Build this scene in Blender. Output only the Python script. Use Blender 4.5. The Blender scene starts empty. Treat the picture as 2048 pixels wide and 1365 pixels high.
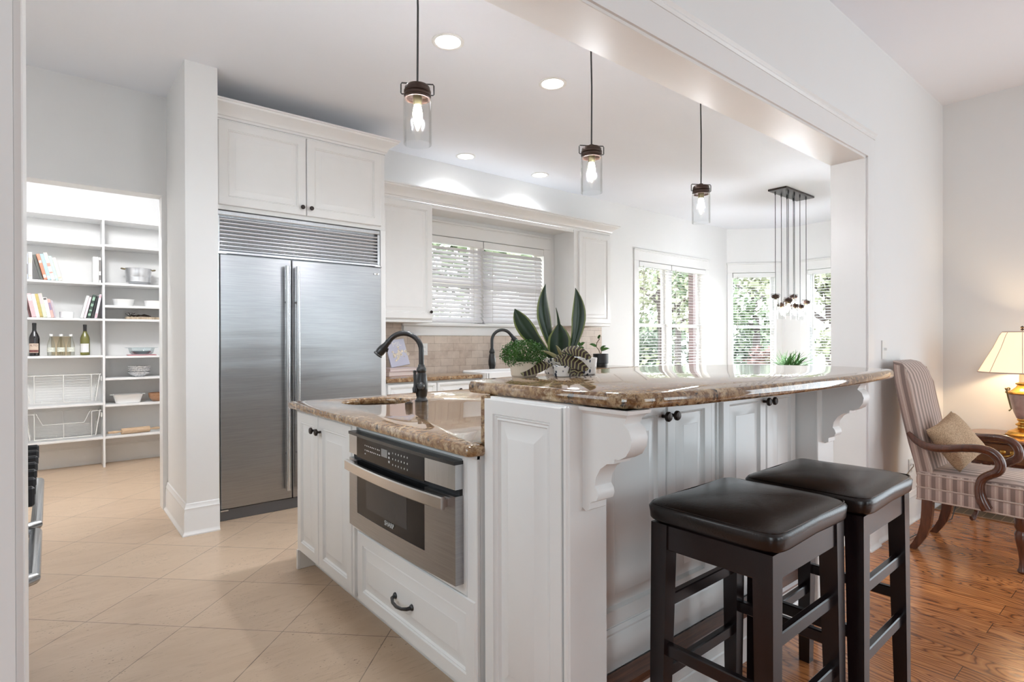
import bpy, bmesh, math, random
from mathutils import Vector, Matrix
from mathutils.geometry import tessellate_polygon
SC = bpy.context.scene
COL = SC.collection
PI = math.pi
RND = random.Random(11)

# ------------------------------------------------------------------ camera
F_PX, YAW, ROLL, PITCH = 1122.07, math.radians(50.5136), math.radians(-0.181), math.radians(-0.1327)
CAM_H = 1.242
d0 = Vector((math.cos(YAW), math.sin(YAW), 0)); r0 = Vector((math.sin(YAW), -math.cos(YAW), 0)); u0 = Vector((0, 0, 1))
fw = d0 * math.cos(PITCH) + u0 * math.sin(PITCH)
up = u0 * math.cos(PITCH) - d0 * math.sin(PITCH)
rt = r0 * math.cos(ROLL) + up * math.sin(ROLL)
up = up * math.cos(ROLL) - r0 * math.sin(ROLL)
cam_data = bpy.data.cameras.new('camera')
cam = bpy.data.objects.new('camera', cam_data); COL.objects.link(cam)
m = Matrix.Identity(4)
for i in range(3):
    m[i][0] = rt[i]; m[i][1] = up[i]; m[i][2] = -fw[i]
m[2][3] = CAM_H
cam.matrix_world = m
cam_data.sensor_width = 36.0
cam_data.lens = F_PX / 2048 * 36.0
cam_data.shift_y = 2.1 / 2048
cam_data.clip_start = 0.05
SC.camera = cam

# ------------------------------------------------------------------ colour management and bounces
SC.view_settings.view_transform = 'Standard'
SC.view_settings.look = 'None'
SC.view_settings.gamma = 1.0
SC.view_settings.use_curve_mapping = False
SC.view_settings.exposure = 0.62
SC.cycles.use_denoising = True
SC.cycles.max_bounces = 9
SC.cycles.diffuse_bounces = 5
SC.cycles.glossy_bounces = 3
SC.cycles.transmission_bounces = 6
SC.cycles.transparent_max_bounces = 12
SC.cycles.caustics_reflective = False
SC.cycles.caustics_refractive = False
SC.cycles.sample_clamp_indirect = 4.0

# ------------------------------------------------------------------ sky and sun
W = bpy.data.worlds.new('sky'); SC.world = W; W.use_nodes = True
wn = W.node_tree.nodes; wl = W.node_tree.links; wn.clear()
wo = wn.new('ShaderNodeOutputWorld'); bg = wn.new('ShaderNodeBackground')
tcw = wn.new('ShaderNodeTexCoord'); sepw = wn.new('ShaderNodeSeparateXYZ'); rampw = wn.new('ShaderNodeValToRGB')
wl.new(tcw.outputs['Generated'], sepw.inputs[0]); wl.new(sepw.outputs['Z'], rampw.inputs[0])
rampw.color_ramp.elements[0].position = 0.0; rampw.color_ramp.elements[0].color = (0.95, 0.96, 0.96, 1)
rampw.color_ramp.elements[1].position = 0.7; rampw.color_ramp.elements[1].color = (0.80, 0.90, 1.0, 1)
wl.new(rampw.outputs[0], bg.inputs[0]); bg.inputs[1].default_value = 9.5
wl.new(bg.outputs[0], wo.inputs[0])

def lamp(name, kind, loc, energy, color=(1, 1, 1), rot=(0, 0, 0), **kw):
    l = bpy.data.lights.new(name, kind); l.energy = energy; l.color = color
    for k, v in kw.items(): setattr(l, k, v)
    o = bpy.data.objects.new(name, l); COL.objects.link(o); o.location = loc; o.rotation_euler = rot
    return o
lamp('sun', 'SUN', (0, -8, 12), 5.0, (1, .95, .86), (math.radians(-38), math.radians(14), 0), angle=0.03)
# lamps for unseen windows behind and right of the camera; rear pair is fill
for wx, we in ((2.2, 22), (4.85, 22)):
    lamp('window_daylight', 'AREA', (wx, -4.35, 1.6), we * 1.12, (.86, 1.0, 1.08), (math.radians(90), 0, 0), shape='RECTANGLE', size=1.3, size_y=2.0)

lamp('window_daylight', 'AREA', (-3.05, -1.6, 1.6), 38, (.86, 1.0, 1.08), (0, math.radians(-90), 0), shape='RECTANGLE', size=2.0, size_y=1.6)  # added fill for the bar end panel; this wall has no window

lamp('window_daylight', 'AREA', (-.77, 2.3, 1.8), 10, (.92, 1.0, 1.05), (0, math.radians(-90), 0), shape='RECTANGLE', size=1.3, size_y=1.3)  # added kitchen fill just off the left wall, which has no window

lamp('window_daylight', 'AREA', (5.32, -.95, 1.12), 25, (.86, 1.0, 1.10), (0, math.radians(90), 0), shape='RECTANGLE', size=2.0, size_y=1.7)

# ------------------------------------------------------------------ geometry helpers
ORG = {}
def tag(o, label=None, cat=None, group=None, kind=None):
    if label: o['label'] = label
    if cat: o['category'] = cat
    if group: o['group'] = group
    if kind: o['kind'] = kind
    return o
def thing(name, label, cat, loc=(0, 0, 0), group=None):
    o = bpy.data.objects.new(name, None); COL.objects.link(o); o.location = loc
    o.empty_display_size = 0.1
    ORG[o] = Vector(loc)
    return tag(o, label, cat, group)

class MB:
    def __init__(s):
        s.v = []; s.f = []; s.mi = []; s.cur = 0
    def add(s, vs, fs, mi=None):
        b = len(s.v); s.v += [tuple(p) for p in vs]
        for k, f in enumerate(fs):
            s.f.append([b + i for i in f]); s.mi.append(s.cur if mi is None else mi[k])
        return s
    def box(s, x0, x1, y0, y1, z0, z1, b=0.0):
        if x0 > x1: x0, x1 = x1, x0
        if y0 > y1: y0, y1 = y1, y0
        if z0 > z1: z0, z1 = z1, z0
        b = min(b, (x1 - x0) * .45, (y1 - y0) * .45, (z1 - z0) * .45)
        if b <= 1e-5:
            vs = [(x, y, z) for z in (z0, z1) for y in (y0, y1) for x in (x0, x1)]
            fs = [(0, 2, 3, 1), (4, 5, 7, 6), (0, 1, 5, 4), (2, 6, 7, 3), (0, 4, 6, 2), (1, 3, 7, 5)]
            return s.add(vs, fs)
        bm = bmesh.new()
        for x, ix in ((x0, x0 + b), (x1, x1 - b)):
            for y, iy in ((y0, y0 + b), (y1, y1 - b)):
                for z, iz in ((z0, z0 + b), (z1, z1 - b)):
                    bm.verts.new((x, iy, iz)); bm.verts.new((ix, y, iz)); bm.verts.new((ix, iy, z))
        bmesh.ops.convex_hull(bm, input=bm.verts[:])
        bmesh.ops.dissolve_limit(bm, angle_limit=0.01, verts=bm.verts[:], edges=bm.edges[:])
        bm.verts.index_update()
        s.add([v.co.copy() for v in bm.verts], [[v.index for v in f.verts] for f in bm.faces])
        bm.free(); return s
    def rings(s, rings, close_u=True, cap0=True, cap1=True):
        n = len(rings[0]); vs = [p for r in rings for p in r]; fs = []
        for i in range(len(rings) - 1):
            for j in range(n if close_u else n - 1):
                k = (j + 1) % n
                fs.append((i * n + j, i * n + k, (i + 1) * n + k, (i + 1) * n + j))
        if cap0: fs.append(tuple(range(n))[::-1])
        if cap1: fs.append(tuple((len(rings) - 1) * n + j for j in range(n)))
        return s.add(vs, fs)
    def tube(s, pts, r, segs=8, closed=False, caps=True, flat=None):
        P = [Vector(p) for p in pts]; n = len(P)
        rr = r if isinstance(r, (list, tuple)) else [r] * n
        T = []
        for i in range(n):
            if closed: a, b = P[i - 1], P[(i + 1) % n]
            else: a, b = P[max(i - 1, 0)], P[min(i + 1, n - 1)]
            T.append((b - a).normalized())
        ref = Vector((0, 0, 1)) if abs(T[0].z) < .9 else Vector((1, 0, 0))
        nrm = (ref - T[0] * ref.dot(T[0])).normalized(); rings = []
        for i in range(n):
            nrm = (nrm - T[i] * nrm.dot(T[i])).normalized(); bn = T[i].cross(nrm)
            fy = 1.0 if flat is None else flat
            rings.append([P[i] + (nrm * math.cos(2 * PI * k / segs) + bn * math.sin(2 * PI * k / segs) * fy) * rr[i] for k in range(segs)])
        if closed: rings.append(rings[0]); return s.rings(rings, cap0=False, cap1=False)
        return s.rings(rings, cap0=caps, cap1=caps)
    def lathe(s, prof, c=(0, 0, 0), segs=24, axis=(0, 0, 1)):
        A = Vector(axis).normalized(); ref = Vector((1, 0, 0)) if abs(A.x) < .9 else Vector((0, 1, 0))
        U = (ref - A * ref.dot(A)).normalized(); V_ = A.cross(U); c = Vector(c)
        rings = [[c + A * z + (U * math.cos(2 * PI * k / segs) + V_ * math.sin(2 * PI * k / segs)) * max(r, 1e-5) for k in range(segs)] for r, z in prof]
        return s.rings(rings, cap0=prof[0][0] > 1e-4, cap1=prof[-1][0] > 1e-4)
    def prism(s, poly, fmap, a, b):
        n = len(poly)
        vs = [fmap(u, v, a) for u, v in poly] + [fmap(u, v, b) for u, v in poly]
        tris = tessellate_polygon([[Vector((u, v, 0)) for u, v in poly]])
        fs = [tuple(t) for t in tris] + [tuple(n + i for i in t[::-1]) for t in tris]
        fs += [(i, (i + 1) % n, n + (i + 1) % n, n + i) for i in range(n)]
        return s.add(vs, fs)
    def slab(s, outline, prof, holes=()):
        # outline CCW plan polygon, prof list of (inset, z) bottom to top, holes = list of (CW plan polygons)
        def inset(poly, d):
            out = []; n = len(poly)
            for i in range(n):
                a, b, c = Vector(poly[i - 1]), Vector(poly[i]), Vector(poly[(i + 1) % n])
                e1 = (b - a).normalized(); e2 = (c - b).normalized()
                n1 = Vector((-e1.y, e1.x)); n2 = Vector((-e2.y, e2.x)); mm = (n1 + n2)
                mm = mm / max(mm.dot(n1), .3)
                out.append(b + mm * d)
            return out
        loops = [outline] + list(holes); start = {}
        for li, lp in enumerate(loops):
            rr = []
            for d, z in prof:
                rr.append([(p[0], p[1], z) for p in inset(lp, d)])
            start[li] = len(s.v)
            s.rings(rr, cap0=False, cap1=False)
        for which in (0, -1):
            d, z = prof[which]
            pls = [[Vector((p[0], p[1], 0)) for p in inset(lp, d)] for lp in loops]
            tris = tessellate_polygon(pls); flat_ = [p for pl in pls for p in pl]
            s.add([(p.x, p.y, z) for p in flat_], [tuple(t) for t in tris])
        return s
    def sweep(s, path, prof, closed=False, side=1):
        # path plan polyline, prof list of (out, z); out is to the right of travel for side=1
        P = [Vector((p[0], p[1])) for p in path]; n = len(P); rings = []
        for i in range(n):
            if closed: a, b, c = P[i - 1], P[i], P[(i + 1) % n]
            else: a, b, c = P[max(i - 1, 0)], P[i], P[min(i + 1, n - 1)]
            e1 = (b - a).normalized() if (b - a).length > 1e-6 else (c - b).normalized()
            e2 = (c - b).normalized() if (c - b).length > 1e-6 else e1
            n1 = Vector((e1.y, -e1.x)) * side; n2 = Vector((e2.y, -e2.x)) * side
            mm = n1 + n2; mm = mm / max(mm.dot(n1), .25)
            rings.append([(b.x + mm.x * o, b.y + mm.y * o, z) for o, z in prof])
        if closed: rings.append(rings[0]); return s.rings(rings, cap0=False, cap1=False)
        return s.rings(rings)
    def panel(s, fm, w, h, loops, depth):
        # stepped rectangular front: loops list of (inset, d) from the outside in; closes with a back at -depth
        L = [(0, -depth)] + list(loops); rings = []
        for ins, d in L:
            rings.append([fm(ins, ins, d), fm(w - ins, ins, d), fm(w - ins, h - ins, d), fm(ins, h - ins, d)])
        return s.rings(rings)
    def cushion(s, c, size, e=0.35, nu=32, nv=16, fn=None, zr=None):
        # superellipsoid
        rings = []
        def sp(v, p): return math.copysign(abs(v) ** p, v)
        for i in range(nv + 1):
            ph = -PI / 2 + PI * i / nv; ring = []
            for j in range(nu):
                t = 2 * PI * j / nu
                x = sp(math.cos(ph), zr or e) * sp(math.cos(t), e); y = sp(math.cos(ph), zr or e) * sp(math.sin(t), e); z = sp(math.sin(ph), zr or e)
                p = Vector((x * size[0] / 2, y * size[1] / 2, z * size[2] / 2))
                if fn: p = fn(p)
                ring.append(p + Vector(c))
            rings.append(ring)
        return s.rings(rings, cap0=False, cap1=False)
    def xf(s, M, start=0):
        for i in range(start, len(s.v)): s.v[i] = tuple(M @ Vector(s.v[i]))
        return s
    def build(s, name, mats, parent=None, smooth=35, label=None, flip=False):
        org = ORG.get(parent, Vector((0, 0, 0))) if parent is not None else Vector((0, 0, 0))
        me = bpy.data.meshes.new(name)
        me.from_pydata([(v[0] - org.x, v[1] - org.y, v[2] - org.z) for v in s.v], [], s.f)
        if not isinstance(mats, (list, tuple)): mats = [mats]
        for mm in mats: me.materials.append(mm)
        for p, k in zip(me.polygons, s.mi): p.material_index = k
        bm = bmesh.new(); bm.from_mesh(me)
        bmesh.ops.remove_doubles(bm, verts=bm.verts[:], dist=1e-5)
        bmesh.ops.recalc_face_normals(bm, faces=bm.faces[:])
        bm.to_mesh(me); bm.free()
        if smooth:
            for p in me.polygons: p.use_smooth = True
            me.set_sharp_from_angle(angle=math.radians(smooth))
        o = bpy.data.objects.new(name, me); COL.objects.link(o)
        if parent is not None: o.parent = parent
        ORG[o] = org
        if label: o['label'] = label
        return o

def struct(name, mb, mat, parent=None, **kw):
    o = mb.build(name, mat, parent, **kw)
    if parent is None: o['kind'] = 'structure'
    return o
def copy_tree(o, parent=None):
    c = o.copy(); COL.objects.link(c)
    if parent is not None: c.parent = parent
    for ch in list(o.children): copy_tree(ch, c)
    return c
# frames: u to the right as seen, v up, d out of the face
def fY(x0, y, z0): return lambda u, v, d: (x0 + u, y - d, z0 + v)          # a face that looks towards -Y
def fX(x, y0, z0): return lambda u, v, d: (x - d, y0 - u, z0 + v)          # a face that looks towards -X
def fXp(x, y0, z0): return lambda u, v, d: (x + d, y0 + u, z0 + v)         # a face that looks towards +X
def raised(rail=.06, t=0.0):
    return [(0, t - .004), (.004, t), (rail - .008, t), (rail - .004, t - .005), (rail, t - .003), (rail + .006, t - .010), (rail + .012, t - .010), (rail + .042, t - .002), (rail + .045, t - .0005)]
def text_mesh(name, body, size, fm, mat, parent, depth=.0006, align='CENTER'):
    cu = bpy.data.curves.new(name, 'FONT'); cu.body = body; cu.size = size; cu.extrude = depth; cu.align_x = align; cu.align_y = 'CENTER'
    tmp = bpy.data.objects.new(name + '_src', cu); COL.objects.link(tmp)
    dg = bpy.context.evaluated_depsgraph_get(); me = bpy.data.meshes.new_from_object(tmp.evaluated_get(dg))
    bpy.data.objects.remove(tmp); 
    org = ORG.get(parent, Vector((0, 0, 0)))
    for v in me.vertices: v.co = Vector(fm(v.co.x, v.co.y, v.co.z)) - org
    me.materials.clear(); me.materials.append(mat)
    o = bpy.data.objects.new(name, me); COL.objects.link(o); o.parent = parent; ORG[o] = org
    return o
# ------------------------------------------------------------------ materials
class NT:
    def __init__(s, name):
        s.m = bpy.data.materials.new(name); s.m.use_nodes = True
        s.n = s.m.node_tree.nodes; s.l = s.m.node_tree.links; s.n.clear()
        s.out = s.n.new('ShaderNodeOutputMaterial'); s.b = s.n.new('ShaderNodeBsdfPrincipled'); s.l.new(s.b.outputs[0], s.out.inputs[0])
    def node(s, t, **kw):
        n = s.n.new(t)
        for k, v in kw.items():
            if k in n.inputs: 
                if hasattr(v, 'is_linked') or isinstance(v, bpy.types.NodeSocket): s.l.new(v, n.inputs[k])
                else: n.inputs[k].default_value = v
            else: setattr(n, k, v)
        return n
    def setp(s, **kw):
        for k, v in kw.items():
            k = k.replace('_', ' ')
            if isinstance(v, bpy.types.NodeSocket): s.l.new(v, s.b.inputs[k])
            else: s.b.inputs[k].default_value = v
    def ramp(s, fac, stops, interp='LINEAR'):
        n = s.n.new('ShaderNodeValToRGB'); n.color_ramp.interpolation = interp
        while len(n.color_ramp.elements) < len(stops): n.color_ramp.elements.new(.5)
        for e, (p, c) in zip(n.color_ramp.elements, stops): e.position = p; e.color = (*c, 1)
        s.l.new(fac, n.inputs[0]); return n.outputs[0]
    def pos(s, obj=False, scale=(1, 1, 1), rot=(0, 0, 0), loc=(0, 0, 0)):
        if obj: o = s.node('ShaderNodeTexCoord').outputs['Object']
        else: o = s.node('ShaderNodeNewGeometry').outputs['Position']
        mp = s.n.new('ShaderNodeMapping'); s.l.new(o, mp.inputs[0])
        mp.inputs['Scale'].default_value = scale; mp.inputs['Rotation'].default_value = rot; mp.inputs['Location'].default_value = loc
        return mp.outputs[0]
    def noise(s, vec, scale, detail=4, rough=.55, dist=0):
        n = s.n.new('ShaderNodeTexNoise'); s.l.new(vec, n.inputs['Vector']); n.inputs['Scale'].default_value = scale
        n.inputs['Detail'].default_value = detail; n.inputs['Roughness'].default_value = rough; n.inputs['Distortion'].default_value = dist
        return n.outputs[0]
    def mix(s, fac, a, b, mode='MIX'):
        n = s.n.new('ShaderNodeMix'); n.data_type = 'RGBA'; n.blend_type = mode
        for i, v in ((0, fac), (6, a), (7, b)):
            if isinstance(v, bpy.types.NodeSocket): s.l.new(v, n.inputs[i])
            elif i == 0: n.inputs[i].default_value = v
            else: n.inputs[i].default_value = (*v, 1)
        return n.outputs[2]
    def bump(s, h, strength=.2, dist=.01):
        n = s.n.new('ShaderNodeBump'); s.l.new(h, n.inputs['Height']); n.inputs['Strength'].default_value = strength; n.inputs['Distance'].default_value = dist
        s.l.new(n.outputs[0], s.b.inputs['Normal'])
def flat(name, col, rough=.5, metal=0, coat=0, emit=None, es=0, spec=.5, noise=0.0, nscale=30, bump=0):
    t = NT(name); t.setp(Base_Color=(*col, 1), Roughness=rough, Metallic=metal)
    t.b.inputs['Coat Weight'].default_value = coat; t.b.inputs['Specular IOR Level'].default_value = spec
    if emit: t.setp(Emission_Color=(*emit, 1), Emission_Strength=es)
    if noise:
        v = t.noise(t.pos(obj=True), nscale, 3)
        t.setp(Base_Color=t.ramp(v, [(.3, tuple(c * (1 - noise) for c in col)), (.7, tuple(min(1, c * (1 + noise)) for c in col))]))
    if bump: t.bump(t.noise(t.pos(obj=True), nscale, 3), bump, .002)
    return t.m
def glassy(name, tint, refl=.12, rough=.02, tintmix=1.0):
    m = bpy.data.materials.new(name); m.use_nodes = True; n = m.node_tree.nodes; l = m.node_tree.links; n.clear()
    o = n.new('ShaderNodeOutputMaterial'); mx = n.new('ShaderNodeMixShader'); tr = n.new('ShaderNodeBsdfTransparent'); gl = n.new('ShaderNodeBsdfGlossy')
    lw = n.new('ShaderNodeLayerWeight'); lw.inputs[0].default_value = refl
    tr.inputs[0].default_value = (*tint, 1); gl.inputs['Roughness'].default_value = rough; gl.inputs[0].default_value = (.9, .9, .9, 1)
    mu = n.new('ShaderNodeMath'); mu.operation = 'MULTIPLY'; mu.inputs[1].default_value = .45; l.new(lw.outputs['Fresnel'], mu.inputs[0]); l.new(mu.outputs[0], mx.inputs[0]); l.new(tr.outputs[0], mx.inputs[1]); l.new(gl.outputs[0], mx.inputs[2]); l.new(mx.outputs[0], o.inputs[0])
    return m

M = {}
M['wall'] = flat('wall_paint', (.82, .818, .808), .6, noise=.006, nscale=3)
M['wall_dim'] = flat('tan_wall_paint', (.40, .39, .37), .6, noise=.006, nscale=3)  # unseen living room walls darkened to cut bounce and reflections
M['ceil'] = flat('ceiling_paint', (.88, .90, .945), .7, noise=.004, nscale=3)
M['trim'] = flat('trim_paint', (.83, .828, .818), .3, noise=.006, nscale=8)
M['cab'] = flat('cabinet_paint', (.825, .822, .81), .28, noise=.008, nscale=10)
M['shelf'] = flat('shelf_melamine', (.82, .82, .82), .4)
M['black'] = flat('black_metal', (.012, .012, .013), .32, .0, coat=.3)
M['bronze'] = flat('dark_bronze', (.035, .026, .022), .35, .7)
M['capbronze'] = flat('cap_bronze', (.05, .028, .02), .35, .6)
M['chrome'] = flat('brushed_nickel', (.62, .60, .58), .25, 1)
M['white_plastic'] = flat('white_plastic', (.82, .82, .80), .35)
M['ceramic'] = flat('white_ceramic', (.85, .85, .84), .12, coat=.3)
M['blackpot'] = flat('matt_black_pot', (.015, .015, .017), .45)
M['rubber'] = flat('black_rubber', (.02, .02, .02), .7)
M['darkgap'] = flat('dark_recess', (.02, .02, .022), .8)
M['bulb'] = flat('lit_bulb', (1, .9, .75), .3, emit=(1, .86, .66), es=14)
M['led'] = flat('lit_diffuser', (1, 1, 1), .4, emit=(1, .98, .95), es=9)
M['glass'] = glassy('window_glass', (.98, .99, .99), .08)
M['jar'] = glassy('jar_glass', (.965, .97, .97), .14, .03)
M['bottle_clear'] = glassy('clear_bottle_glass', (.93, .945, .93), .3, .05)
M['amber'] = glassy('amber_tumbler_glass', (.97, .935, .87), .25, .05)
M['dishglass'] = glassy('dish_glass', (.93, .96, .965), .3, .04)
M['bluewater'] = flat('blue_glass', (.30, .38, .41), .08)

t = NT('stainless_steel')
v = t.noise(t.pos(scale=(1, 1, 60)), 6, 3)
w = t.noise(t.pos(scale=(.25, .25, 2.2)), 2.2, 2)
t.setp(Base_Color=t.ramp(v, [(.35, (.335, .338, .345)), (.65, (.395, .398, .405))]), Metallic=1.0, Roughness=.30)
t.bump(w, .12, .05); M['steel'] = t.m
t = NT('stainless_steel_trim'); v = t.noise(t.pos(scale=(60, 60, 1)), 6, 3)
t.setp(Base_Color=t.ramp(v, [(.35, (.53, .545, .56)), (.65, (.63, .645, .66))]), Metallic=1.0, Roughness=.27); M['steel2'] = t.m
M['ovenglass'] = flat('oven_glass', (.008, .008, .009), .08, spec=.22)
M['ovenwindow'] = flat('oven_window_glass', (.03, .03, .032), .10, spec=.3)

# granite: beige ground, brown and black flecks, polished
t = NT('granite'); p = t.pos()
n1 = t.noise(p, 9, 6, .65, .6); n2 = t.noise(p, 46, 5, .7, .3); n3 = t.noise(p, 120, 3, .6)
n4 = t.noise(p, 34, 5, .6, .9)
base = t.ramp(n1, [(.30, (.17, .085, .035)), (.45, (.33, .20, .095)), (.55, (.46, .32, .18)), (.70, (.57, .45, .30))])
fl = t.ramp(n2, [(.42, (0, 0, 0)), (.60, (1, 1, 1))])
c1 = t.mix(fl, (.15, .07, .028), base)
fl2 = t.ramp(n4, [(.345, (0, 0, 0)), (.40, (1, 1, 1))])
c2 = t.mix(fl2, (.035, .026, .02), c1)
fl3 = t.ramp(n3, [(.64, (0, 0, 0)), (.76, (1, 1, 1))])
c3 = t.mix(fl3, c2, (.62, .55, .45))
t.setp(Base_Color=c3, Roughness=.07); t.b.inputs['Coat Weight'].default_value = .6; t.b.inputs['Coat Roughness'].default_value = .03; M['granite'] = t.m

# travertine floor tiles laid on the diagonal
t = NT('travertine_floor'); p = t.pos(rot=(0, 0, math.radians(-45)), loc=(-.007, -.297, 0))
br = t.node('ShaderNodeTexBrick'); t.l.new(p, br.inputs['Vector']); br.offset = 0; br.offset_frequency = 1; br.squash = 1
br.inputs['Scale'].default_value = 1; br.inputs['Brick Width'].default_value = .457; br.inputs['Row Height'].default_value = .457
br.inputs['Mortar Size'].default_value = .0022; br.inputs['Mortar Smooth'].default_value = .2; br.inputs['Bias'].default_value = 0
br.inputs['Color1'].default_value = (.49, .35, .24, 1); br.inputs['Color2'].default_value = (.57, .42, .29, 1); br.inputs['Mortar'].default_value = (.10, .06, .04, 1)
p2 = t.pos(rot=(0, 0, math.radians(20)), scale=(1.2, 5, 1))
cl = t.noise(p2, 2.2, 6, .6, .8)
c1 = t.mix(t.ramp(cl, [(.3, (0, 0, 0)), (.75, (1, 1, 1))]), br.outputs['Color'], (.66, .51, .37), 'MIX')
c1 = t.mix(.5, br.outputs['Color'], c1)
vein = t.noise(p2, 7, 6, .7, 1.2)
c2 = t.mix(t.ramp(vein, [(.56, (0, 0, 0)), (.78, (.65, .65, .65))]), c1, (.26, .16, .095))
pit = t.noise(t.pos(rot=(0, 0, math.radians(20)), scale=(1, 2.4, 1)), 55, 3, .6)
pm = t.noise(t.pos(), 3.0, 3)
pits = t.node('ShaderNodeMath', operation='MULTIPLY'); t.l.new(t.ramp(pit, [(.63, (0, 0, 0)), (.68, (1, 1, 1))]), pits.inputs[0]); t.l.new(t.ramp(pm, [(.46, (0, 0, 0)), (.60, (1, 1, 1))]), pits.inputs[1])
c3 = t.mix(pits.outputs[0], c2, (.14, .09, .06))
t.setp(Base_Color=c3, Roughness=.30); M['tile'] = t.m

# oak strip floor, boards along Y
t = NT('oak_floor'); p = t.pos(rot=(0, 0, math.radians(90)))
br = t.node('ShaderNodeTexBrick'); t.l.new(p, br.inputs['Vector']); br.offset = .37; br.offset_frequency = 2
br.inputs['Scale'].default_value = 1; br.inputs['Brick Width'].default_value = 1.5; br.inputs['Row Height'].default_value = .127
br.inputs['Mortar Size'].default_value = .0012; br.inputs['Mortar Smooth'].default_value = .1
br.inputs['Color1'].default_value = (0, 0, 0, 1); br.inputs['Color2'].default_value = (1, 1, 1, 1); br.inputs['Mortar'].default_value = (.5, .5, .5, 1)
wp = t.pos(scale=(1, .22, 1))
off = t.node('ShaderNodeVectorMath', operation='SCALE'); t.l.new(br.outputs['Color'], off.inputs[0]); off.inputs['Scale'].default_value = 7.3
addv = t.node('ShaderNodeVectorMath', operation='ADD'); t.l.new(wp, addv.inputs[0]); t.l.new(off.outputs[0], addv.inputs[1])
cont = t.noise(addv.outputs[0], 5.5, 2, .45, .5)
mul = t.node('ShaderNodeMath', operation='MULTIPLY'); t.l.new(cont, mul.inputs[0]); mul.inputs[1].default_value = 24
sn = t.node('ShaderNodeMath', operation='PINGPONG'); t.l.new(mul.outputs[0], sn.inputs[0]); sn.inputs[1].default_value = .5
gr = t.ramp(sn.outputs[0], [(.02, (.20, .060, .018)), (.16, (.48, .18, .056)), (.5, (.62, .255, .088))])
tone = t.ramp(br.outputs['Color'], [(0, (.78, .74, .72)), (1, (1.12, 1.1, 1.08))])
fib = t.noise(t.pos(scale=(60, 2.5, 1)), 4, 3)
c = t.mix(1, gr, tone, 'MULTIPLY'); c = t.mix(t.ramp(fib, [(.5, (0, 0, 0)), (.7, (.35, .35, .35))]), c, (.10, .03, .012))
c = t.mix(br.outputs['Fac'], c, (.05, .018, .008))
t.setp(Base_Color=c, Roughness=.24); t.b.inputs['Coat Weight'].default_value = .35; t.b.inputs['Coat Roughness'].default_value = .12; M['oak'] = t.m

def woodmat(name, dark, light, axis=(1, 1, 1), rough=.35, scale=8, coat=.2):
    t = NT(name); n = t.noise(t.pos(obj=True, scale=axis), scale, 5, .6, .8)
    t.setp(Base_Color=t.ramp(n, [(.3, dark), (.7, light)]), Roughness=rough); t.b.inputs['Coat Weight'].default_value = coat
    return t.m
M['espresso'] = woodmat('espresso_wood', (.006, .003, .0035), (.015, .0075, .008), (4, 4, .6), .26, 9, .0)
M['mahogany'] = woodmat('mahogany', (.055, .016, .008), (.13, .042, .02), (3, 3, .8), .25, 10, .5)
M['treadoak'] = woodmat('dark_oak_tread', (.075, .025, .012), (.20, .075, .035), (1.2, 14, 14), .28, 5, .4)
M['palewood'] = woodmat('pale_wood', (.45, .30, .18), (.62, .46, .31), (1, 6, 6), .5, 8, 0)
M['bowlwood'] = woodmat('bowl_wood', (.30, .15, .08), (.44, .25, .14), (1, 1, 5), .4, 10, .1)
M['boardwood'] = woodmat('board_wood', (.22, .16, .10), (.50, .40, .29), (8, 1, 1), .5, 6, 0)
t = NT('dark_leather'); n = t.noise(t.pos(obj=True), 160, 3); n2 = t.noise(t.pos(obj=True), 5, 3)
t.setp(Base_Color=t.ramp(n2, [(.3, (.008, .0065, .006)), (.7, (.018, .011, .009))]), Roughness=.27, Specular_IOR_Level=.45); t.bump(n, .18, .002); M['leather'] = t.m
# striped upholstery: stripes run with X on faces that look forwards or up, with the depth of the chair on the side faces
def stripes(name, lean):
    t = NT(name); tc = t.node('ShaderNodeTexCoord').outputs['Object']; sx = t.node('ShaderNodeSeparateXYZ'); t.l.new(tc, sx.inputs[0])
    ge = t.node('ShaderNodeTexCoord').outputs['Normal']; sn = t.node('ShaderNodeSeparateXYZ'); t.l.new(ge, sn.inputs[0])
    ab = t.node('ShaderNodeMath', operation='ABSOLUTE'); t.l.new(sn.outputs['X'], ab.inputs[0])
    gt = t.node('ShaderNodeMath', operation='GREATER_THAN'); t.l.new(ab.outputs[0], gt.inputs[0]); gt.inputs[1].default_value = .72
    le = t.node('ShaderNodeMath', operation='MULTIPLY_ADD'); t.l.new(sx.outputs['Z'], le.inputs[0]); le.inputs[1].default_value = -lean; t.l.new(sx.outputs['Y'], le.inputs[2])
    mf = t.node('ShaderNodeMix', data_type='FLOAT'); t.l.new(gt.outputs[0], mf.inputs[0]); t.l.new(sx.outputs['X'], mf.inputs[2]); t.l.new(le.outputs[0], mf.inputs[3])
    mu = t.node('ShaderNodeMath', operation='MULTIPLY'); t.l.new(mf.outputs[0], mu.inputs[0]); mu.inputs[1].default_value = 1 / .050
    fr = t.node('ShaderNodeMath', operation='FRACT'); t.l.new(mu.outputs[0], fr.inputs[0])
    A, B, D = (.46, .335, .285), (.60, .475, .41), (.235, .165, .14)
    c = t.ramp(fr.outputs[0], [(0, D), (.30, A), (.46, B), (.62, A), (.90, D)], 'CONSTANT')
    wv = t.noise(t.pos(obj=True), 400, 2)
    t.setp(Base_Color=t.mix(t.ramp(wv, [(.4, (0, 0, 0)), (.6, (.18, .18, .18))]), c, (.20, .14, .12)), Roughness=.75)
    t.b.inputs['Sheen Weight'].default_value = .2; return t.m
M['stripe_x'] = stripes('striped_fabric_seat', 0); M['stripe_back'] = stripes('striped_fabric_back', .20)
M['welt'] = flat('welt_cord', (.52, .41, .35), .7)
t = NT('burlap'); p = t.pos(obj=True); n = t.noise(p, 220, 2); n2 = t.noise(p, 30, 3)
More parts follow.
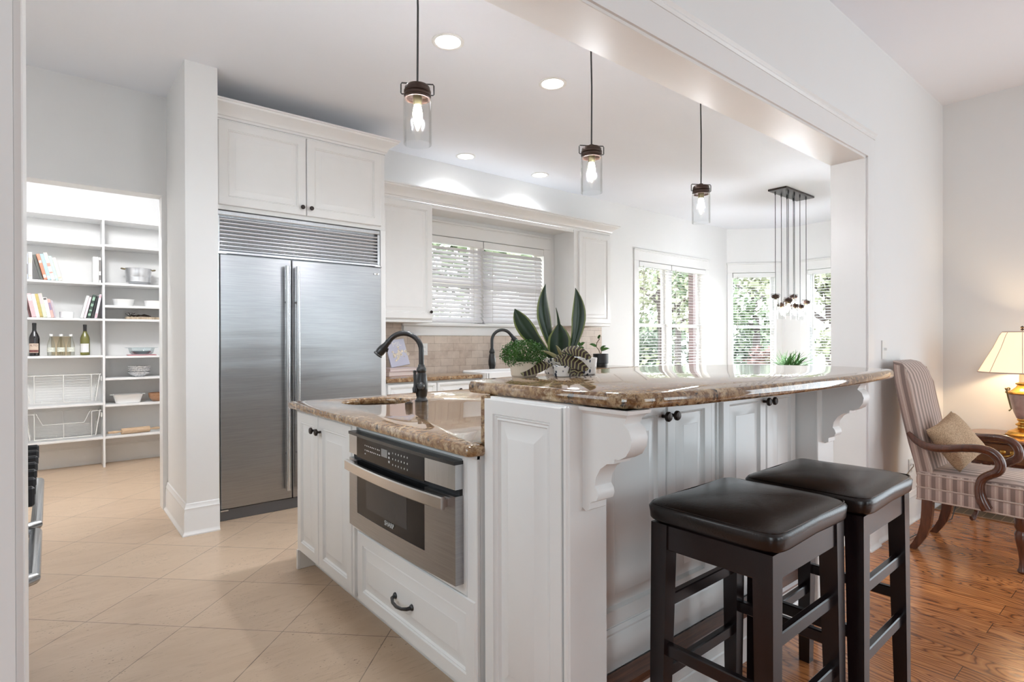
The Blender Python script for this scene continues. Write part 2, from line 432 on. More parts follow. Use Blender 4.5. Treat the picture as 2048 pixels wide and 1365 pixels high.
t.setp(Base_Color=t.ramp(n, [(.35, (.32, .205, .12)), (.6, (.60, .42, .27))]), Roughness=.9); t.bump(n, .6, .004); M['burlap'] = t.m
M['gold'] = flat('antique_gold', (.62, .36, .09), .28, 1, noise=.25, nscale=25)
M['goldgreen'] = flat('aged_bronze', (.16, .13, .07), .4, .8)
M['marble'] = flat('mauve_marble', (.40, .30, .28), .3, noise=.12, nscale=40, coat=.3)
t = NT('lit_lamp_shade'); t.setp(Base_Color=(.86, .74, .60, 1), Roughness=.8); t.b.inputs['Transmission Weight'].default_value = 0
t.setp(Emission_Color=(1, .70, .42, 1), Emission_Strength=.55); M['shade'] = t.m
M['shade_trim'] = flat('shade_trim', (.62, .50, .42), .7)
# backsplash of tumbled travertine, running bond
def stone_brick(name, rot, c1, c2, mo, bw, bh, ms):
    t = NT(name); p = t.pos(rot=rot)
    br = t.node('ShaderNodeTexBrick'); t.l.new(p, br.inputs['Vector']); br.offset = .5
    for k, v in (('Scale', 1), ('Brick Width', bw), ('Row Height', bh), ('Mortar Size', ms), ('Mortar Smooth', .3)): br.inputs[k].default_value = v
    br.inputs['Color1'].default_value = (*c1, 1); br.inputs['Color2'].default_value = (*c2, 1); br.inputs['Mortar'].default_value = (*mo, 1)
    n = t.noise(t.pos(), 14, 5, .6)
    c = t.mix(t.ramp(n, [(.35, (0, 0, 0)), (.75, (.55, .55, .55))]), br.outputs['Color'], tuple(min(1, x * 1.25) for x in c2))
    t.setp(Base_Color=c, Roughness=.5); t.bump(br.outputs['Fac'], -.25, .004); return t.m
M['splash'] = stone_brick('backsplash_tile', (math.radians(-90), 0, 0), (.46, .365, .295), (.60, .51, .43), (.33, .255, .20), .152, .076, .0028)
M['brick'] = stone_brick('red_brick', (math.radians(-90), 0, 0), (.045, .017, .017), (.06, .024, .024), (.07, .055, .05), .2, .07, .008)
M['hearth'] = stone_brick('hearth_tile', (0, 0, 0), (.10, .062, .03), (.13, .08, .04), (.38, .25, .14), .7, .052, .003)
M['slat'] = flat('blind_slat', (.70, .69, .71), .5); M['cord'] = flat('blind_cord', (.55, .52, .48), .8)
M['leafdark'] = flat('snake_leaf', (.011, .028, .009), .35, noise=.35, nscale=14); M['leafedge'] = flat('snake_leaf_edge', (.16, .19, .05), .4)
M['leafmid'] = flat('spiky_leaf', (.055, .16, .03), .45, noise=.3, nscale=10); M['moss'] = flat('fern_leaf', (.035, .115, .012), .5, noise=.4, nscale=25)
M['cal_dark'] = flat('calathea_dark', (.030, .014, .012), .35); M['cal_light'] = flat('calathea_light', (.26, .24, .11), .4)
M['stem'] = flat('stem', (.12, .09, .05), .7); M['soil'] = flat('soil', (.03, .02, .014), .95)
M['lawn'] = flat('lawn', (.075, .10, .075), .9, noise=.3, nscale=6); M['bark'] = flat('bark', (.06, .045, .04), .9, noise=.3, nscale=6)
M['foliage'] = flat('tree_foliage', (.14, .175, .10), .6, noise=.35, nscale=3); M['foliage2'] = flat('yellow_green_foliage', (.20, .205, .13), .6, noise=.3, nscale=3)
M['hedge'] = flat('hedge_foliage', (.075, .095, .062), .7, noise=.35, nscale=4)
t = NT('patterned_pot'); vor = t.node('ShaderNodeTexVoronoi'); t.l.new(t.pos(obj=True, scale=(1, 1, .8)), vor.inputs['Vector']); vor.inputs['Scale'].default_value = 52
t.setp(Base_Color=t.ramp(vor.outputs['Distance'], [(.30, (.02, .03, .055)), (.36, (.78, .76, .73))]), Roughness=.3); M['patpot'] = t.m
t = NT('china_pattern'); n = t.noise(t.pos(obj=True), 90, 3)
t.setp(Base_Color=t.ramp(n, [(.46, (.82, .82, .82)), (.54, (.50, .50, .52))]), Roughness=.15); M['china'] = t.m
M['copper'] = flat('hammered_copper', (.075, .04, .022), .35, .6, noise=.7, nscale=70, bump=.8)
# ------------------------------------------------------------------ room shell
CEIL = 3.05
YW = 4.83                                   # kitchen back wall
YO, YI = 1.23, 1.415                        # living side and kitchen side of the wall with the wide opening
XL, XJ, ZB = -.045, 3.726, 2.3255           # opening: left jamb, right jamb, head
XR = 5.336                                  # living room right wall
XB = 9.15
def wall_x(name, y0, y1, x0, x1, holes=(), z0=0, z1=CEIL, mat=None):
    mb = MB(); xs = x0
    for hx0, hx1, hz0, hz1 in sorted(holes):
        if hx0 > xs: mb.box(xs, hx0, y0, y1, z0, z1)
        if hz0 > z0: mb.box(hx0, hx1, y0, y1, z0, hz0)
        if hz1 < z1: mb.box(hx0, hx1, y0, y1, hz1, z1)
        xs = hx1
    if xs < x1: mb.box(xs, x1, y0, y1, z0, z1)
    return struct(name, mb, mat or M['wall'], smooth=0)
def wall_seg(name, p0, p1, th, holes, side=1):
    # wall from p0 to p1 in plan, thickness to the left of travel for side=1; holes (s0, s1, z0, z1) along it
    p0 = Vector(p0); p1 = Vector(p1); L = (p1 - p0).length; e = (p1 - p0) / L; nn = Vector((-e.y, e.x)) * side
    tmp = MB(); xs = 0
    for a, b, c, d in sorted(holes):
        if a > xs: tmp.box(xs, a, 0, th, 0, CEIL)
        if c > 0: tmp.box(a, b, 0, th, 0, c)
        if d < CEIL: tmp.box(a, b, 0, th, d, CEIL)
        xs = b
    if xs < L: tmp.box(xs, L, 0, th, 0, CEIL)
    tmp.v = [(p0.x + e.x * v[0] + nn.x * v[1], p0.y + e.y * v[0] + nn.y * v[1], v[2]) for v in tmp.v]
    return struct(name, tmp, M['wall'], smooth=0)
struct('floor', MB().box(-.9, 9.4, 1.33, 7.26, -.12, 0), M['tile'], smooth=0)
struct('floor.001', MB().box(-3.2, XR + .14, -4.5, 1.33, -.12, 0), M['oak'], smooth=0)
struct('ceiling', MB().box(-3.3, 9.4, -4.6, 7.3, CEIL, CEIL + .12), M['ceil'], smooth=0)
WIN1 = (2.70, 4.45, 1.42, 2.305); WIN2 = (6.22, 7.87, .58, 2.335)
wall_x('wall_back', YW, YW + .14, .655, 8.52, [WIN1, WIN2])
struct('wall_header', MB().box(-.9, .655, YW, YW + .14, 2.335, CEIL), M['wall'], smooth=0)
struct('wall_pantry_back', MB().box(-.9, 1.15, 7.14, 7.26, 0, CEIL), M['wall'], smooth=0)
struct('wall_pantry_right', MB().box(1.03, 1.15, YW + .14, 7.14, 0, CEIL), M['wall'], smooth=0)
struct('wall_left', MB().box(-.9, -.78, 1.415, 7.14, 0, CEIL), M['wall'], smooth=0)
struct('wall_pillar', MB().box(.672, .862, 4.098, YW, 0, CEIL), M['wall'], smooth=0)
mb = MB(); mb.box(.640, .656, YW - .002, YW + .142, 0, 2.335); mb.box(-.78, .656, YW - .004, YW + .142, 2.319, 2.336)
struct('trim_1', mb, M['trim'])
# bay
BA, BB = (8.52, YW), (9.15, 4.20)
wall_seg('wall_bay', BA, BB, .14, [(.085, .765, .58, 2.335)])
wall_seg('wall_bay_end', BB, (9.15, YI), .14, [(.37, 2.0, .58, 2.335)])
# wall with the wide opening, made as left piece, beam and right piece
struct('wall_opening_left', MB().box(-3.2, XL, YO, YI, 0, CEIL), M['wall'], smooth=0)
struct('wall_opening_beam', MB().box(XL, XJ, YO, YI, ZB, CEIL), M['wall'], smooth=0)
struct('wall_opening_right', MB().box(XJ, XB + .14, YO, YI, 0, CEIL), M['wall'], smooth=0)
struct('wall_living_right', MB().box(XR, XR + .14, -4.5, YO, 0, CEIL), M['wall'], smooth=0)
struct('wall_living_left', MB().box(-3.2, -3.06, -4.5, YO, 0, CEIL), M['wall_dim'], smooth=0)
wall_x('wall_living_back', -4.5, -4.36, -3.2, XR + .14, mat=M['wall_dim'])
# smooth painted lining and casing of the wide opening
mb = MB()
mb.box(XL - .001, XL + .012, YO - .004, YI + .004, 0, ZB, .002); mb.box(XJ - .012, XJ + .001, YO - .004, YI + .004, 0, ZB, .002)
mb.box(XL, XJ, YO - .004, YI + .004, ZB - .012, ZB + .002, .002)
struct('trim_2', mb, M['trim'])
mb = MB()                                   # flat casing with a small cap, on the living room face
mb.box(XJ, XJ + .095, YO - .014, YO, .17, ZB); mb.box(XL - .095, XL, YO - .014, YO, 0, ZB)
mb.box(XL - .095, XJ + .095, YO - .014, YO, ZB, ZB + .115)
mb.sweep([(XL - .11, YO), (XJ + .11, YO)], [(0, ZB + .115), (.018, ZB + .115), (.024, ZB + .125), (.020, ZB + .135), (.030, ZB + .145), (0, ZB + .150)], side=1)
struct('trim_3', mb, M['trim'])
# baseboards
BASE = [(0, 0), (.028, 0), (.028, .008), (.018, .022), (.016, .03), (.016, .150), (.013, .158), (.015, .172), (.010, .180), (.006, .200), (0, .204)]
def base(name, path, side=1): struct(name, MB().sweep(path, BASE, side=side), M['trim'])
base('baseboard_pillar', [(.672, YW - .002), (.672, 4.098), (.862, 4.098)], side=1)
base('baseboard_jamb', [(XJ - .012, YI), (XJ - .012, YO - .014), (XJ + .1, YO - .014), (XJ + .1, YO), (XR, YO), (XR, -4.3)], side=1)
base('baseboard_bay', [(4.0 + 1.7, YW), BA, BB, (9.15, YI)], side=1)
base('baseboard_pantry', [(-.78, 7.14), (1.03, 7.14)], side=1)

# ------------------------------------------------------------------ windows and blinds
def window(n, p0, p1, s0, s1, z0, z1, mulls=(), wall_t=.14, apron=True, cap_s=None, side=1, head=.115, sill=True):
    p0 = Vector(p0); p1 = Vector(p1); e = (p1 - p0).normalized(); nn = Vector((-e.y, e.x)) * side   # nn points outdoors
    root = bpy.data.objects.new('window_%d' % n, None); COL.objects.link(root); root.location = (p0.x + e.x * s0, p0.y + e.y * s0, z0)
    root['kind'] = 'structure'; ORG[root] = Vector(root.location)
    def put(mb): mb.v = [(p0.x + e.x * v[0] + nn.x * v[1], p0.y + e.y * v[0] + nn.y * v[1], v[2]) for v in mb.v]; return mb
    c0, c1 = cap_s or (s0 - .10, s1 + .10)
    mb = MB()
    if c0 < s0 - .05: mb.box(c0, s0, -.018, 0, z0 - .02, z1, .003)
    if c1 > s1 + .05: mb.box(s1, c1, -.018, 0, z0 - .02, z1, .003)
    mb.box(c0, c1, -.020, 0, z1, z1 + head, .003)
    if head > .05:
        mb.box(c0 - .012, c1 + .012, -.034, 0, z1 + head, z1 + head + .022, .005); mb.box(c0 - .006, c1 + .006, -.026, 0, z1 + head - .012, z1 + head, .004)
    put(mb).build('window_casing', M['trim'], root)
    mb = MB()
    if sill:
        mb.box(c0 - .02, c1 + .02, -.05, .03, z0 - .03, z0, .006); mb.box(c0, c1, -.018, 0, z0 - .125, z0 - .03, .004)
    put(mb).build('window_sill', M['trim'], root)
    cuts = [s0] + [c for mm in mulls for c in (mm - .045, mm + .045)] + [s1]
    fr = MB(); gl = MB()
    for mm in mulls: fr.box(mm - .045, mm + .045, .03, wall_t, z0, z1, .003)
    for i in range(0, len(cuts), 2):
        a, b = cuts[i], cuts[i + 1]; zm = z0 + (z1 - z0) * .5
        for (za, zb, dd) in ((z0, zm + .02, .085), (zm - .02, z1, .105)):
            fr.box(a, a + .045, dd, dd + .03, za, zb, .003); fr.box(b - .045, b, dd, dd + .03, za, zb, .003)
            fr.box(a + .045, b - .045, dd, dd + .03, za, za + .045, .003); fr.box(a + .045, b - .045, dd, dd + .03, zb - .045, zb, .003)
            gl.box(a + .045, b - .045, dd + .012, dd + .016, za + .045, zb - .045)
    put(fr).build('window_sash', M['trim'], root); put(gl).build('window_pane', M['glass'], root, smooth=0)
    return root
def blind(label, p0, p1, s0, s1, z0, z1, depth, tilt, pitch=.042, sw=.050, side=1, wands=(), group='slatted window blinds'):
    p0 = Vector(p0); p1 = Vector(p1); e = (p1 - p0).normalized(); nn = Vector((-e.y, e.x)) * side
    root = thing('window_blind', label, 'blind', (p0.x + e.x * (s0 + s1) / 2 + nn.x * depth, p0.y + e.y * (s0 + s1) / 2 + nn.y * depth, z0), None)
    def put(mb): mb.v = [(p0.x + e.x * v[0] + nn.x * v[1], p0.y + e.y * v[0] + nn.y * v[1], v[2]) for v in mb.v]; return mb
    put(MB().box(s0, s1, depth - .035, depth + .03, z1 - .075, z1 - .004, .004)).build('valance', M['trim'], root)
    sl = MB(); z = z0 + .045; ca, sa = math.cos(tilt) * sw / 2, math.sin(tilt) * sw / 2
    while z < z1 - .09:
        th = .0028
        sl.add([(s0 + .008, depth - ca, z - sa), (s1 - .008, depth - ca, z - sa), (s1 - .008, depth + ca, z + sa), (s0 + .008, depth + ca, z + sa),
                (s0 + .008, depth - ca, z - sa + th), (s1 - .008, depth - ca, z - sa + th), (s1 - .008, depth + ca, z + sa + th), (s0 + .008, depth + ca, z + sa + th)],
               [(0, 1, 2, 3), (7, 6, 5, 4), (0, 4, 5, 1), (2, 6, 7, 3), (1, 5, 6, 2), (0, 3, 7, 4)])
        z += pitch
    put(sl).build('slats', M['slat'], root, smooth=0)
    put(MB().box(s0 + .006, s1 - .006, depth - .025, depth + .025, z0 + .006, z0 + .024, .004)).build('bottom_rail', M['slat'], root)
    k = 3 if s1 - s0 > .9 else 2
    for i in range(k):
        cd = MB(); s = s0 + .12 + (s1 - s0 - .24) * i / (k - 1)
        for dd in (-.026, .026): cd.tube([(s, depth + dd, z0 + .02), (s, depth + dd, z1 - .08)], .0011, 5)
        cd.tube([(s, depth + .026, z0 + .02), (s, depth - .026, z0 + .02)], .0011, 5)
        put(cd).build('ladder_cord', M['cord'], root)
    for wx, wz in wands:
        put(MB().tube([(wx, depth - .042, z1 - .06), (wx, depth - .044, z1 - wz)], .0042, 6)).build('tilt_wand', M['cord'], root)
    return root
window(1, (0, YW), (1, YW), WIN1[0], WIN1[1], WIN1[2], WIN1[3], [3.575], cap_s=(2.62, 4.56), head=.13)
blind('closed-down white slatted blind over the kitchen sink window, left half', (0, YW), (1, YW), 2.71, 3.565, 1.425, 2.30, .005, math.radians(48))
blind('white slatted blind over the kitchen sink window, right half beside the wall cabinet', (0, YW), (1, YW), 3.575, 4.44, 1.425, 2.30, .005, math.radians(56))
window(2, (0, YW), (1, YW), WIN2[0], WIN2[1], WIN2[2], WIN2[3], [7.0], head=.14)
blind('open white slatted blind on the left half of the double dining window', (0, YW), (1, YW), 6.23, 6.96, .59, 2.33, .01, math.radians(4), wands=((6.30, .85),))
blind('open white slatted blind on the right half of the double dining window', (0, YW), (1, YW), 6.975, 7.86, .59, 2.33, .01, math.radians(4), wands=((7.06, .85),))
window(3, BA, BB, .085, .765, .58, 2.335, [], head=.14, cap_s=(.005, .845))
blind('open white slatted blind on the angled bay window left of the hanging light', BA, BB, .095, .755, .59, 2.33, .01, math.radians(8), wands=((.16, 1.0),))
window(4, BB, (9.15, YI), .37, 2.0, .58, 2.335, [], head=.14)
blind('open white slatted blind on the bay window beside the opening post', BB, (9.15, YI), .38, 1.99, .59, 2.33, .01, math.radians(8), wands=((.46, 1.0),))
# ------------------------------------------------------------------ cabinet hardware and doors
def knob(parent, x, y, z, axis, r=.016):
    mb = MB().lathe([(.006, 0), (.0055, .012), (.008, .016), (r, .021), (r, .027), (r * .8, .031), (r * .35, .033), (0, .033)], (x, y, z), 16, axis)
    return mb.build('knob', M['bronze'], parent, label='dark bronze round knob')
def door(parent, fm, w, h, rail=.062, t=.020, name='door', style=None):
    return MB().panel(fm, w, h, style or raised(rail, t), .0).build(name, M['cab'], parent, smooth=25)
CROWN = [(0, 0), (.006, 0), (.008, .016), (.018, .020), (.020, .030), (.030, .045), (.050, .066), (.072, .078), (.086, .086), (.090, .098), (.098, .100), (.098, .112), (0, .112)]

# ------------------------------------------------------------------ refrigerator
FX0, FX1, FY = .885, 2.105, 4.268
fr = thing('refrigerator', 'wide stainless steel side by side refrigerator built in beside the white pillar', 'refrigerator', ((FX0 + FX1) / 2, 4.5, 0))
MB().box(FX0, FX1, FY + .03, YW - .01, .0, 2.15, .003).build('body', M['steel2'], fr)
mb = MB(); mb.box(FX0, FX1, FY - .01, FY + .03, 2.118, 2.150, .004); mb.box(FX0, FX0 + .022, FY - .01, FY + .03, 1.852, 2.118, .004); mb.box(FX1 - .022, FX1, FY - .01, FY + .03, 1.852, 2.118, .004); mb.box(FX0, FX1, FY - .014, FY + .03, 1.852, 1.872, .004)
mb.build('grille_frame', M['steel2'], fr)
mb = MB()
for i in range(9):
    z = 2.104 - i * .0265
    poly = [(FY + .028, z + .004), (FY + .002, z), (FY - .006, z - .006), (FY - .006, z - .012), (FY + .0, z - .018), (FY + .028, z - .013)]
    mb.prism(poly, lambda u, v, d: (d, u, v), FX0 + .022, FX1 - .022)
mb.build('grille_louvres', M['steel2'], fr, smooth=25)
for nm, a, b, hx in (('door', .902, 1.381, 1.339), ('door', 1.387, 2.101, 1.414)):
    d_ = MB().box(a, b, FY - .028, FY + .028, .085, 1.845, .004).build(nm, M['steel'], fr)
    h_ = MB(); h_.tube([(hx, FY - .078, .155), (hx, FY - .078, 1.795)], .0135, 16)
    h_.build('handle', M['steel2'], d_)
    for z in (.42, 1.53): MB().tube([(hx, FY - .078, z), (hx, FY - .02, z)], .008, 10).build('handle_post', M['steel2'], d_)
MB().box(FX0, .899, FY - .022, FY + .03, .085, 1.845, .002).build('hinge_strip', M['steel2'], fr)
for hb_ in ((FX0 + .002, .945, FY - .034, FY + .02, 1.847, 1.853), (2.05, FX1, FY - .034, FY + .02, 1.847, 1.853), (.90, .95, FY - .03, FY, .070, .080)): MB().box(*hb_, .001).build('hinge', M['steel2'], fr)
MB().box(FX0 + .005, FX1 - .005, FY - .006, FY + .03, 0, .078, .002).build('kick_plate', flat('kick_plate_steel', (.16, .17, .19), .35, .8), fr)
bdg = MB(); bdg.box(2.035, 2.085, FY - .0295, FY - .027, 1.782, 1.796); bdg.build('badge', M['black'], fr, smooth=0)
text_mesh('badge_letters', 'SUB-ZERO', .0075, lambda x, y, z: (2.060 + x, FY - .0296 - z, 1.789 + y), M['chrome'], fr)

cb = thing('overhead_cabinet', 'white two door cabinet with crown moulding above the refrigerator', 'cabinet', (1.5, 4.5, 2.19))
MB().box(FX0 - .02, 2.152, FY + .004, YW - .004, 2.158, 2.79, .002).build('body', M['cab'], cb)
for a, b, kx in ((.898, 1.497, 1.466), (1.503, 2.112, 1.532)):
    d_ = door(cb, fY(a, FY + .004, 2.190), b - a, .585, .066)
    knob(d_, kx, FY - .014, 2.248, (0, -1, 0))
MB().sweep([(.866, FY + .004), (2.152, FY + .004), (2.152, YW - .004)], [(o, z + 2.79) for o, z in CROWN]).build('crown_moulding', M['cab'], cb)
sp = thing('cabinet_end_panel', 'tall narrow white end panel at the right side of the refrigerator', 'panel', (2.13, 4.5, 0))
MB().box(2.107, 2.152, FY - .012, YW - .004, 0, 2.156, .003).build('panel', M['cab'], sp)
MB().box(2.104, 2.156, FY - .024, FY + .03, 0, .10, .003).build('plinth', M['cab'], sp)

# ------------------------------------------------------------------ wall cabinets with valance over the sink window
UY = 4.50
def wall_cab(label, x0, x1, dx0, dx1, kx):
    c = thing('wall_cabinet', label, 'cabinet', ((x0 + x1) / 2, 4.66, 1.43))
    MB().box(x0, x1, UY, YW - .004, 1.43, 2.515, .002).build('body', M['cab'], c)
    mb = MB().box(x0 - .0, x1 + .0, UY - .004, YW - .02, 1.412, 1.43, .003); mb.build('light_rail', M['cab'], c)
    d_ = door(c, fY(dx0, UY, 1.445), dx1 - dx0, 1.055, .062)
    knob(d_, kx, UY - .018, 1.51, (0, -1, 0), .014)
wall_cab('tall white wall cabinet between the refrigerator panel and the sink window', 2.158, 2.745, 2.162, 2.74, 2.715)
wall_cab('tall white wall cabinet to the right of the sink window', 4.63, 5.25, 4.70, 5.24, 4.735)
v_ = thing('cornice', 'long white valance board with crown moulding spanning the sink window', 'cornice', (3.7, 4.5, 2.48))
MB().box(2.75, 4.625, UY - .0, UY + .02, 2.478, 2.516, .002).box(2.75, 4.625, UY + .02, YW - .004, 2.496, 2.516).build('valance_board', M['cab'], v_)
MB().sweep([(2.158, UY), (5.25, UY), (5.25, YW - .004)], [(o, z + 2.518) for o, z in CROWN]).build('crown_moulding', M['cab'], v_)

# ------------------------------------------------------------------ backsplash, back counter
mb = MB(); mb.box(2.155, 2.60, YW - .012, YW - .001, .93, 1.412); mb.box(2.60, 4.58, YW - .012, YW - .001, .93, 1.295); mb.box(4.58, 5.46, YW - .012, YW - .001, .93, 1.412)
struct('wall_backsplash', mb, M['splash'], smooth=0)
EDGE = lambda z0, z1: [(.012, z0), (.004, z0 + .003), (0, z0 + .010), (0, z1 - .012), (.004, z1 - .004), (.013, z1)]
ct = MB().slab([(2.158, 4.235), (3.13, 4.235), (3.13, 4.60), (4.10, 4.60), (4.10, 4.235), (5.47, 4.235), (5.47, YW - .013), (2.158, YW - .013)], EDGE(.892, .93)).build('countertop', M['granite'])
tag(ct, 'polished beige granite countertop along the tiled back wall', 'countertop')
def base_cab(label, x0, x1, ndoor, yf=4.27):
    c = thing('base_cabinet', label, 'cabinet', ((x0 + x1) / 2, 4.55, 0))
    MB().box(x0, x1, yf, YW - .015, .10, .890 if yf < 4.4 else .69, .002).box(x0, x1, yf + .07, YW - .015, 0, .10).build('body', M['cab'], c)
    w = (x1 - x0) / ndoor
    for i in range(ndoor):
        a = x0 + i * w + .006; b = x0 + (i + 1) * w - .006
        if yf > 4.4:
            dd = door(c, fY(a, yf, .115), b - a, .57, .055); knob(dd, b - .035 if i % 2 == 0 else a + .035, yf - .018, .63, (0, -1, 0), .014); continue
        dr = door(c, fY(a, yf, .725), b - a, .150, .030, name='drawer'); knob(dr, (a + b) / 2, yf - .018, .80, (0, -1, 0), .014)
        dd = door(c, fY(a, yf, .115), b - a, .595, .055); knob(dd, b - .035 if i % 2 == 0 else a + .035, yf - .018, .66, (0, -1, 0), .014)
    return c
base_cab('white base cabinet with drawers next to the refrigerator end panel', 2.160, 3.125, 2)
base_cab('white base cabinet under the white farmhouse sink', 3.135, 4.095, 2, 4.42)
base_cab('white base cabinet at the far end of the tiled back wall', 4.105, 5.46, 3)
fs = thing('farmhouse_sink', 'white farmhouse sink set in the back granite counter', 'sink', (3.62, 4.4, .70))
mb = MB(); X0, X1, Y0, Y1, Z0, Z1 = 3.14, 4.09, 4.17, 4.59, .70, .952
mb.box(X0, X1, Y0, Y0 + .03, Z0, Z1, .012).box(X0, X1, Y1 - .03, Y1, Z0, Z1, .012).box(X0, X0 + .03, Y0, Y1, Z0, Z1, .012).box(X1 - .03, X1, Y0, Y1, Z0, Z1, .012).box(X0, X1, Y0, Y1, Z0, Z0 + .03, .01)
mb.build('basin', M['ceramic'], fs); MB().lathe([(0, 0), (.03, 0), (.03, .004), (0, .004)], (3.6, 4.38, .731), 20).build('drain', M['chrome'], fs)

def bridge_faucet(label, bx, by, z, dirx, diry, sc=1.0, r=.0145):
    # high arc faucet: base at (bx,by,z), spout swings towards (dirx,diry)
    f_ = thing('kitchen_faucet', label, 'faucet', (bx, by, z)); D = Vector((dirx, diry, 0)).normalized(); B = Vector((bx, by, z))
    P = lambda s, h: B + D * s * sc + Vector((0, 0, h * sc))
    MB().lathe([(.036, 0), (.036, .006), (.030, .012), (.027, .022), (.029, .032), (.034, .055), (.0345, .085), (.030, .125), (.027, .145), (.024, .150), (.0225, .156), (.026, .162), (.0275, .172), (.024, .182), (.019, .188), (.018, .200), (0, .200)], B, 24).xf(Matrix.Translation(B) @ Matrix.Scale(sc, 4) @ Matrix.Translation(-B)).build('body', M['black'], f_)
    pts = [P(0, .19), P(0, .24), P(0, .275)] + [P(.096 - .096 * math.cos(a), .275 + .096 * math.sin(a)) for a in [PI * i / 16 for i in range(1, 14)]]
    MB().tube(pts, r * sc, 14).build('spout', M['black'], f_)
    e = pts[-1]; t_ = (pts[-1] - pts[-2]).normalized()
    MB().lathe([(.0145, 0), (.0165, .004), (.0165, .010), (.015, .014), (.017, .028), (.024, .055), (.025, .075), (.022, .088), (.026, .092), (.026, .098), (.018, .100), (0, .100)], e, 20, t_).xf(Matrix.Translation(e) @ Matrix.Scale(sc, 4) @ Matrix.Translation(-e)).build('spray_head', M['black'], f_)
    sd = Vector((D.y, -D.x, 0))
    MB().tube([e + t_ * .05 * sc + D * -.024 * sc, e + t_ * .075 * sc + D * -.034 * sc], .007 * sc, 8).build('spray_button', M['black'], f_)
    s_ = -1
    q = B + Vector((0, 0, .085 * sc))
    MB().lathe([(.022, .02), (.022, .040), (.019, .046), (.020, .050), (.016, .056), (0, .057)], q, 20, sd * s_).xf(Matrix.Translation(q) @ Matrix.Scale(sc, 4) @ Matrix.Translation(-q)).build('valve_knob', M['black'], f_)
    lv = q + sd * s_ * .05 * sc + D * .028 * sc
    MB().lathe([(.006, -.035), (.012, -.028), (.013, -.01), (.008, .0), (.0065, .03), (.009, .06), (.0075, .068), (.0095, .075), (.009, .085), (0, .088)], lv, 12).build('lever', M['black'], f_)
    return f_
bridge_faucet('black high arc faucet behind the white farmhouse sink', 3.60, 4.70, .93, .9, -.44, 1.15)

# ------------------------------------------------------------------ island
IX = 1.04
isl = thing('kitchen_island', 'white kitchen island with raised panel doors and a drawer under the granite', 'kitchen island', (2.0, 2.3, 0))
mb = MB(); mb.box(IX + .018, IX + .036, 1.445, 3.115, .104, .876); mb.box(IX + .018, 3.02, 3.10, 3.115, .104, .876); mb.box(IX + .092, IX + .107, 1.445, 3.10, 0, .104); mb.box(IX - .003, 3.02, 3.098, 3.118, 0, .104); mb.box(IX + .036, 3.02, 1.445, 1.46, 0, .876); mb.box(3.0, 3.02, 1.46, 3.10, 0, .876); mb.box(IX + .018, 3.02, 1.445, 3.115, .104, .12)
mb.build('carcass', M['cab'], isl, smooth=0)
mb = MB(); mb.box(IX + .004, IX + .018, 3.095, 3.115, .104, .876); mb.box(IX + .004, IX + .018, 2.375, 2.395, .104, .876); mb.box(IX + .004, IX + .018, 1.445, 1.50, .104, .876, .002); mb.box(IX + .004, IX + .018, 1.50, 2.375, .862, .876); mb.box(IX + .004, IX + .018, 1.50, 2.375, .412, .44)
mb.box(IX + .004, IX + .018, 1.50, 1.525, .44, .862); mb.box(IX + .004, IX + .018, 2.35, 2.375, .44, .862)
mb.sweep([(IX + .018, 3.115), (IX + .018, 1.445)], [(0, .864), (.018, .864), (.023, .869), (.023, .8755), (0, .8755)])
mb.build('face_frame', M['cab'], isl)
MB().box(IX + .006, 1.16, 3.096, 3.116, 0, .876, .002).build('end_panel', M['cab'], isl)
for y1, y0, ky in ((3.110, 2.803, 2.834), (2.795, 2.398, 2.764)):
    d_ = door(isl, fX(IX + .02, y1, .106), y1 - y0, .757, .060)
    knob(d_, IX - .0, ky, .790, (-1, 0, 0), .017)
dw = door(isl, fX(IX + .02, 2.335, .106), 2.335 - 1.452, .302, .058, name='drawer')
pl = MB(); pa, pb = 1.985, 1.855
pl.tube([(IX + .002, pa, .245), (IX - .018, pa - .006, .243), (IX - .028, pa - .03, .238), (IX - .030, (pa + pb) / 2, .234), (IX - .028, pb + .03, .238), (IX - .018, pb + .006, .243), (IX + .002, pb, .245)], [.0085, .007, .006, .0065, .006, .007, .0085], 10)
for yy in (pa, pb): pl.lathe([(0, 0), (.013, 0), (.011, .006), (.006, .010), (0, .011)], (IX + .001, yy, .246), 14, (-1, 0, 0))
pl.build('drawer_pull', M['black'], dw, label='black arched drawer pull')
# microwave drawer
MF = IX - .028
mw = thing('microwave_drawer', 'stainless steel drawer microwave built into the island end below the granite', 'microwave', (IX + .2, 1.94, .43))
ya, yb = 2.352, 1.520
MB().box(IX + .037, IX + .45, yb + .02, ya - .02, .455, .85).build('body', M['rubber'], mw, smooth=0)
mb = MB()                                   # bowed control fascia
def bow(y): return MF - .012 * (1 - ((y - (ya + yb) / 2) / ((ya - yb) / 2)) ** 2)
def bowed(mb, y0, y1, z0, z1, n=10, back=IX + .017, off=0, lean=0):
    ys = [y0 + (y1 - y0) * i / n for i in range(n + 1)]
    rr = [[(bow(y) - off, y, z0), (bow(y) - off + lean, y, z1), (back, y, z1), (back, y, z0)] for y in ys]
    mb.rings(rr)
    return mb
for (p, q) in ((ya, 2.262), (1.700, yb)): bowed(MB(), p, q, .757, .838, 4).build('control_trim', M['steel2'], mw, smooth=30)
bowed(MB(), 2.262, 1.700, .752, .838, 10, off=.001).build('control_panel', M['ovenglass'], mw, smooth=30)
bowed(MB(), ya, yb, .838, .850, 12, off=.004).build('top_trim', M['black'], mw, smooth=30)
bowed(MB(), ya - .004, yb + .004, .735, .757, 12, off=-.02).build('gap_shadow', M['darkgap'], mw, smooth=30)
df = MB(); 
